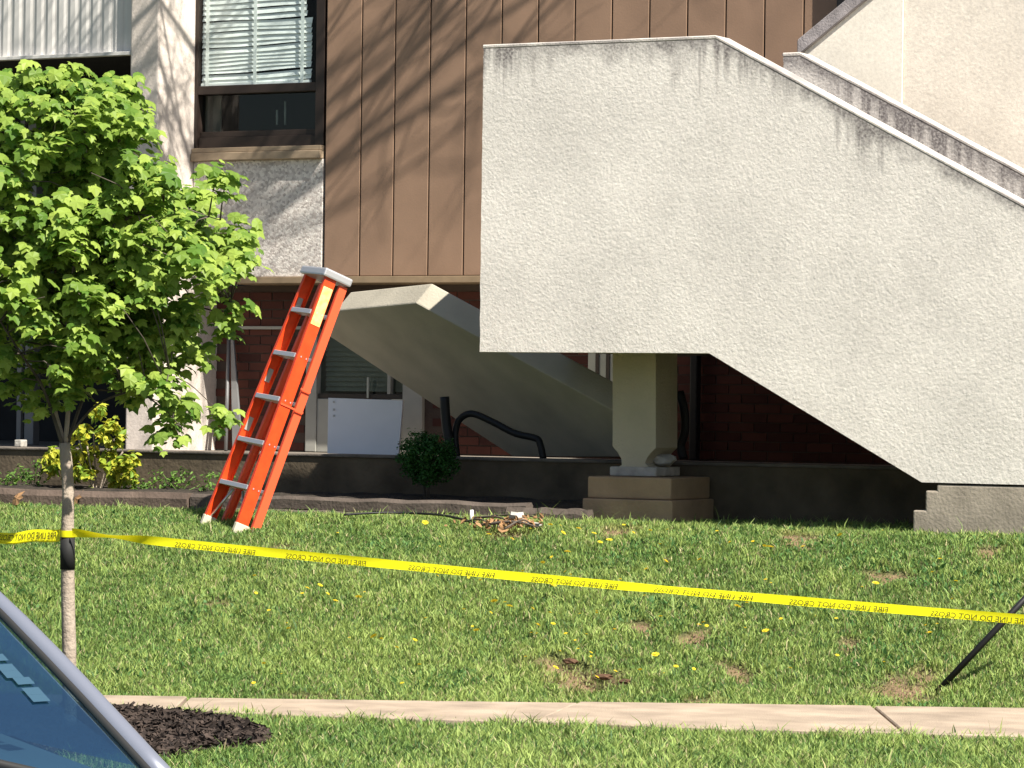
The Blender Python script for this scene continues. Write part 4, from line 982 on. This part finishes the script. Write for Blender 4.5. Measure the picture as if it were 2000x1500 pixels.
def print_text(fr, cum, s0, length, parent, v0=-.97, v1=.15):
    V = []
    for u, v, _ in TCO:
        s = s0 + (1-u)*length          # seen from the back: mirrored
        i = int(np.clip(np.searchsorted(cum, s)-1, 0, len(cum)-2)); q = (s-cum[i])/max(1e-6, cum[i+1]-cum[i])
        p = fr[i][0].lerp(fr[i+1][0], q); w = fr[i][1].lerp(fr[i+1][1], q); t = fr[i][2]
        n_ = w.cross(t); n_ = -n_ if n_.dot(D0) > 0 else n_
        V.append(p + w*HW*(v0+(v1-v0)*v) + n_*.006)
    mesh('lettering', V, TFS, M_TEXT, parent)
def s_at(px): 
    d = [abs(project(p)[0]-px) for p in pts]; return cum[int(np.argmin(d))]
for p0_, p1_ in ((345, 500), (560, 720), (795, 962), (1035, 1207), (1283, 1468), (1545, 1730), (1815, 2010)): print_text(fr, cum, s_at(p0_), s_at(p1_)-s_at(p0_), tape)
# strands left of the trunk
for ya, yb, lab, h_, txt in ((1052, 1043, 'upper yellow tape strand running left from the sapling trunk', .026, True), (1060, 1052, 'lower thin yellow tape strand running left from the trunk', .011, False)):
    P = [onB(122-i*12, yb+(ya-yb)*i/12+(1.5*math.sin(i)), b_t-.0+.012*i) for i in range(0, 26)]
    V, Fq, fr2 = ribbon(P, h_, lambda u: -.4+.2*math.sin(u*12))
    o = tag(mesh('barrier_tape', V, Fq, M_TAPE, None, True), lab, 'tape', 'tape strands left of the trunk')
    if txt:
        c2_ = [0]
        for i in range(1, len(P)): c2_.append(c2_[-1]+(P[i]-P[i-1]).length)
        fr3 = fr2[::-1]; c3 = [c2_[-1]-c for c in c2_[::-1]]
        HW0 = HW; HW = h_; print_text(fr3, c3, c2_[-1]-.33, .3, o, -.7, .5); HW = HW0
# wrap round trunk
V, Fq = [], []
for i in range(19):
    an = 2*math.pi*i/18; c = tp(132, 1041); d = R0*math.cos(an)+D0*math.sin(an)
    V += [c+d*.037+Z0*-.018, c+d*.038+Z0*.012]
for i in range(18): Fq.append((2*i, 2*i+2, 2*i+3, 2*i+1))
mesh('trunk_wrap', V, Fq, M_TAPE, tape, True)
# post off the right edge that holds the tape
pe = Vector((endp.x, endp.y, 0)); box('x', 0,0,0,0,0,0, M_PIPE) if False else None
tag(tube('sign_post', [Vector((pe.x, pe.y, gh(pe.x, pe.y)-.1)), Vector((pe.x, pe.y, 1.15))], .03, M_GREYM, None, 10), 'grey metal post past the right edge holding the tape end', 'post')
# loose tape on the patio at far left
P = [onZ(x, 880, PATIO+.03) + Z0*z for x, z in ((-80, .02), (-40, .02), (-5, .03), (15, .015), (32, .0))]
P = [onY(x, y, 21.0) for x, y in ((-80, 868), (-30, 872), (0, 875), (15, 880), (32, 884))]
V, Fq, _ = ribbon(spline(P, 4), .02, lambda u: .4+u); tag(mesh('barrier_tape', V, Fq, M_TAPE, None, True), 'loose piece of yellow tape lying on the retaining wall at far left', 'tape')
q = onY(42, 884, 21.0); tag(box('stone_block', q.x-.03, q.x+.03, 20.95, 21.03, PATIO+.022, PATIO+.075, M_CHUNK, None, .008), 'small pale stone on the retaining wall beside the loose tape', 'stone')

# ------------------------------------------------------------------ bare tree off the left edge: its limbs throw the branch shadows on the facade
bt = Vector((-17.8, 18.4, LAWN))
bare_t = empty('bare_tree', bt, 'tall leafless tree standing beyond the left edge shading the facade', 'tree')
Vb, Fb = [], []
def grow(p, d, L_, r, depth):
    n = 5; P = [p]; dd = d.copy()
    for i in range(n):
        dd = (dd + rv()*.16).normalized(); P.append(P[-1]+dd*L_/n)
    rad = [r*(1-.5*i/n) for i in range(n+1)]; v, f = tube_data(P, rad, 6, len(Vb)); Vb.extend(v); Fb.extend(f)
    if depth == 0: return
    for k in range(4 if depth > 1 else 5):
        i = random.randint(2, n); q = (dd + rv()*.75); q.normalize(); grow(P[i], q, L_*random.uniform(.5, .72), r*.45, depth-1)
tube('trunk', spline([bt-Z0*.1, bt+Vector((.1,.05,2)), bt+Vector((.5,.1,4.5)), bt+Vector((1.0,.2,6.6))], 4), [.2-.009*i for i in range(13)], M_BARK_D, bare_t, 10)
for z0_, (tx, ty, tt), r in ((3.6, (420, 60, 4.2), .045), (4.4, (720, 200, 4.4), .05), (5.2, (900, 120, 5.2), .05), (6.0, (800, 20, 5.6), .045), (5.6, (1050, 20, 5), .04), (4.8, (600, 360, 4.2), .045)):
    tgt = onY(tx, ty, YS) + SUN*tt
    s0 = bt+Vector((.15*z0_, .03*z0_, z0_)); tg = Vector(tgt); d = tg-s0
    P = [s0]; n = 9
    for i in range(1, n+1): P.append(s0 + d*(i/n) + Vector((0, 0, .5*math.sin(math.pi*i/n))) + rv()*.1)
    v, f = tube_data(P, [r*(1-.6*i/n) for i in range(n+1)], 7, len(Vb)); Vb.extend(v); Fb.extend(f)
    for i in range(4, n+1):
        for _ in range(2): q = (d.normalized() + rv()*.7 + Vector((0,0,.15))).normalized(); grow(P[i], q, random.uniform(.7, 1.5), r*.28, 2)
tag(mesh('limbs', Vb, Fb, M_BARK_D, bare_t, True), kind='stuff')

# ------------------------------------------------------------------ parked car, lower left corner
Lb, Lt = Vector((.80, .70, .90)), Vector((0, .56, 1.36))
bw_ = onB(305, 1512, 6.0)
best = None
for k in range(30, 90):
    ph = R(k); hd = R0*math.cos(ph) - D0*math.sin(ph); lf_ = R0*math.sin(ph) + D0*math.cos(ph)
    W = lambda v: bw_ + hd*(v.x-Lb.x) + lf_*(v.y-Lb.y) + Z0*(v.z-Lb.z)
    x1_, y1_ = project(W(Lb)); x2_, y2_ = project(W(Lt)); yy = y1_+(y2_-y1_)*(0-x1_)/(x2_-x1_); e = abs(yy-1203)
    if best is None or e < best[0]: best = (e, ph, yy)
ph = best[1]; hd = R0*math.cos(ph) - D0*math.sin(ph); lf_ = R0*math.sin(ph) + D0*math.cos(ph); org = bw_ - hd*Lb.x - lf_*Lb.y - Z0*Lb.z
groundz = -.13; dzc = org.z
CM = Matrix(((hd.x, lf_.x, 0, org.x), (hd.y, lf_.y, 0, org.y), (0, 0, 1, org.z), (0, 0, 0, 1)))
car = empty('parked_car', Vector((org.x, org.y, groundz)), 'silver blue car in the near left corner, its tinted windscreen showing', 'car')
def cm(name, V, Fq, m, smooth=False, par=None): return mesh(name, [CM @ Vector(v) for v in V], Fq, m, par or car, smooth)
zg = groundz - org.z   # road level in car coordinates
# body: lofted cross-sections (x, half width, belt height, sill height)
secs = [(2.05, .55, .60, .30), (1.98, .72, .66, .22), (1.7, .82, .73, .2), (1.2, .86, .80, .2), (.86, .86, .85, .2), (.2, .87, .89, .2), (-.8, .89, .91, .2), (-1.7, .88, .92, .2), (-2.2, .85, .93, .22), (-2.5, .76, .88, .26), (-2.56, .6, .7, .34)]
V, Fq = [], []; m_ = 12
for x, w, h, s0 in secs:
    ring_ = [(-w*.92, s0), (-w, s0+.1), (-w, (s0+h)*.55), (-w*.97, h-.1), (-w*.86, h-.005), (-w*.45, h+.018), (w*.45, h+.018), (w*.86, h-.005), (w*.97, h-.1), (w, (s0+h)*.55), (w, s0+.1), (w*.92, s0)]
    V += [(x, y, z+zg*.0) for y, z in ring_]
for i in range(len(secs)-1):
    for k in range(m_): a_ = i*m_+k; b_ = i*m_+(k+1) % m_; Fq.append((a_, b_, b_+m_, a_+m_))
Fq += [tuple(range(m_)), tuple(range((len(secs)-1)*m_, len(secs)*m_))[::-1]]
cm('body', V, Fq, M_PAINT, True)
# roof
rp_ = [(0, .56, 1.36), (-.35, .575, 1.405), (-.8, .58, 1.415), (-1.3, .565, 1.38)]
V = []; Fq = []
for x, w, z in rp_:
    for t in (-1, -.6, 0, .6, 1): V.append((x, w*t, z+.02*(1-t*t)))
for i in range(3):
    for k in range(4): a_ = i*5+k; Fq.append((a_, a_+1, a_+6, a_+5))
o = cm('roof', V, Fq, M_PAINT, True)
# windscreen (curved), dashboard behind it
V = []; Fq = []; nu, nv = 12, 8
def wsp(u, v, off=0):   # u across -1..1, v 0 bottom .. 1 top
    w = .70+(.56-.70)*v; x = .80*(1-v) + .08*(1-u*u)*(1-.3*v); z = .90+.46*v + .012*math.sin(math.pi*v)
    return Vector((x+off*.5, u*w, z+off*.87))
for i in range(nu+1):
    for j in range(nv+1): V.append(wsp(-1+2*i/nu, j/nv))
for i in range(nu):
    for j in range(nv): a_ = i*(nv+1)+j; Fq.append((a_, a_+nv+1, a_+nv+2, a_+1))
ws = cm('windscreen', V, Fq, M_WSHIELD, True)
for i in range(6):       # row of small dark blue dashes along the upright edge of the glass
    tx_, ty_ = 2+17*i, 1296+15*i; _, uu, v0 = min((math.hypot(project(CM @ wsp(u_/60, v_/90))[0]-tx_, project(CM @ wsp(u_/60, v_/90))[1]-ty_), u_/60, v_/90) for u_ in range(-10, 58) for v_ in range(0, 85))
    q = [wsp(uu-.03, v0, .003), wsp(uu+.025, v0-.0, .003), wsp(uu+.025, v0+.022, .003), wsp(uu-.03, v0+.022, .003)]
    cm('glass_mark', q, [(0,1,2,3)], mat('glass_mark_blue', (.028, .07, .11), .9) if i == 0 else bpy.data.materials['glass_mark_blue'], par=ws)
V = [( .86,-.69,.86),(.86,.69,.86),(.35,.66,.93),(.35,-.66,.93),(.2,.66,.86),(.2,-.66,.86),(.2,.66,.5),(.2,-.66,.5)]
cm('dashboard', V, [(0,1,2,3),(3,2,4,5),(5,4,6,7)], M_DASH)
cm('reflection_sheet', [(.8,.1,.90),(.8,.62,.90),(.42,.6,.942),(.42,.14,.942)], [(0,1,2,3)], M_GREYP)  # added pale sheet imitating the cloudy reflection on the windscreen
tc_ = Vector((.1, .34, .86)); 
tube('steering_wheel', [CM @ (tc_+Vector((.07*math.cos(t), .19*math.sin(t), .18*math.cos(t)))) for t in np.linspace(0, 2*math.pi, 25)], .016, M_BLACK, car, 8)
for s in (-.36, .36):
    b_ = box('front_seat', -.75, -.3, s-.24, s+.24, .3, .95, M_DASH, car, .06, CM); b_ = None
# pillars
def pillar(a_, b_, w0, w1, s, name='pillar'):
    P = [CM @ Vector((p.x, s*p.y, p.z)) for p in (a_, a_.lerp(b_, .5)+Vector((.0,.0,.022)), b_)]
    t = tube(name, spline(P, 5), [w0+(w1-w0)*i/10 for i in range(11)], M_PAINT, car, 12); return t
for s in (-1, 1):
    pillar(Lb+Vector((.05,.015,-.03)), Lt+Vector((-.02,.0,.0)), .021, .016, s)
    tube('seal', [CM @ (wsp(s*.985, v/8)+Vector((.004, -s*.002, .002))) for v in range(-1, 9)], .007, M_BLACK, car, 8)
    pillar(Vector((-.62,.8,.9)), Vector((-.6,.575,1.4)), .04, .035, s)
    pillar(Vector((-2.0,.72,.9)), Vector((-1.3,.565,1.38)), .07, .05, s)
    sd1 = [Vector((.72,.712,.905)), Vector((-.6,.8,.91)), Vector((-.58,.58,1.38)), Vector((-.02,.565,1.36))]; sd2 = [Vector((-.64,.8,.91)), Vector((-1.85,.78,.92)), Vector((-1.3,.57,1.36)), Vector((-.62,.58,1.38))]
    for q in (sd1, sd2): cm('side_window', [Vector((p.x, s*p.y, p.z)) for p in q], [(0,1,2,3)], M_WSHIELD)
    if s < 0: bxm = bmesh.new(); bmesh.ops.create_uvsphere(bxm, u_segments=12, v_segments=8, radius=.5); bmesh.ops.scale(bxm, vec=(.12,.2,.14), verts=bxm.verts); bmesh.ops.translate(bxm, vec=(.5, s*.98, .97), verts=bxm.verts); bmesh.ops.transform(bxm, matrix=CM, verts=bxm.verts); bm_obj('mirror', bxm, M_PAINT, car, smooth=True)
    bxm = bmesh.new(); bmesh.ops.create_uvsphere(bxm, u_segments=12, v_segments=8, radius=.5); bmesh.ops.scale(bxm, vec=(.18,.34,.13), verts=bxm.verts); bmesh.ops.translate(bxm, vec=(1.93, s*.6, .62), verts=bxm.verts); bmesh.ops.transform(bxm, matrix=CM, verts=bxm.verts); bm_obj('headlight', bxm, M_GLASS, car, smooth=True)
cm('rear_window', [(-1.3,-.56,1.375), (-1.3,.56,1.375), (-2.05,.68,.94), (-2.05,-.68,.94)], [(0,1,2,3)], M_WSHIELD)
box('grille', 2.04, 2.08, -.4, .4, .4, .55, M_BLACK, car, .01, CM)
for wx in (1.35, -1.45):
    for s in (-1, 1):
        cxw = Vector((wx, s*.8, .32+zg+.0)); tyre = tube('wheel', [CM @ (cxw+Vector((0, -.1, 0))), CM @ (cxw+Vector((0, -.095, 0))), CM @ (cxw+Vector((0, .095, 0))), CM @ (cxw+Vector((0, .1, 0)))], [.28, .32, .32, .28], M_RUBBER, car, 28)
        tube('rim', [CM @ (cxw+Vector((0, -.106, 0))), CM @ (cxw+Vector((0, .106, 0)))], .2, M_ALU, tyre, 20)
for s, y0_ in ((1, .5), (-1, -.05)):
    tube('wiper', [CM @ Vector((.93, y0_, .905)), CM @ Vector((.72, y0_-.3, .985))], .008, M_BLACK, car, 6)
scene.render.resolution_x, scene.render.resolution_y = 1024, 768
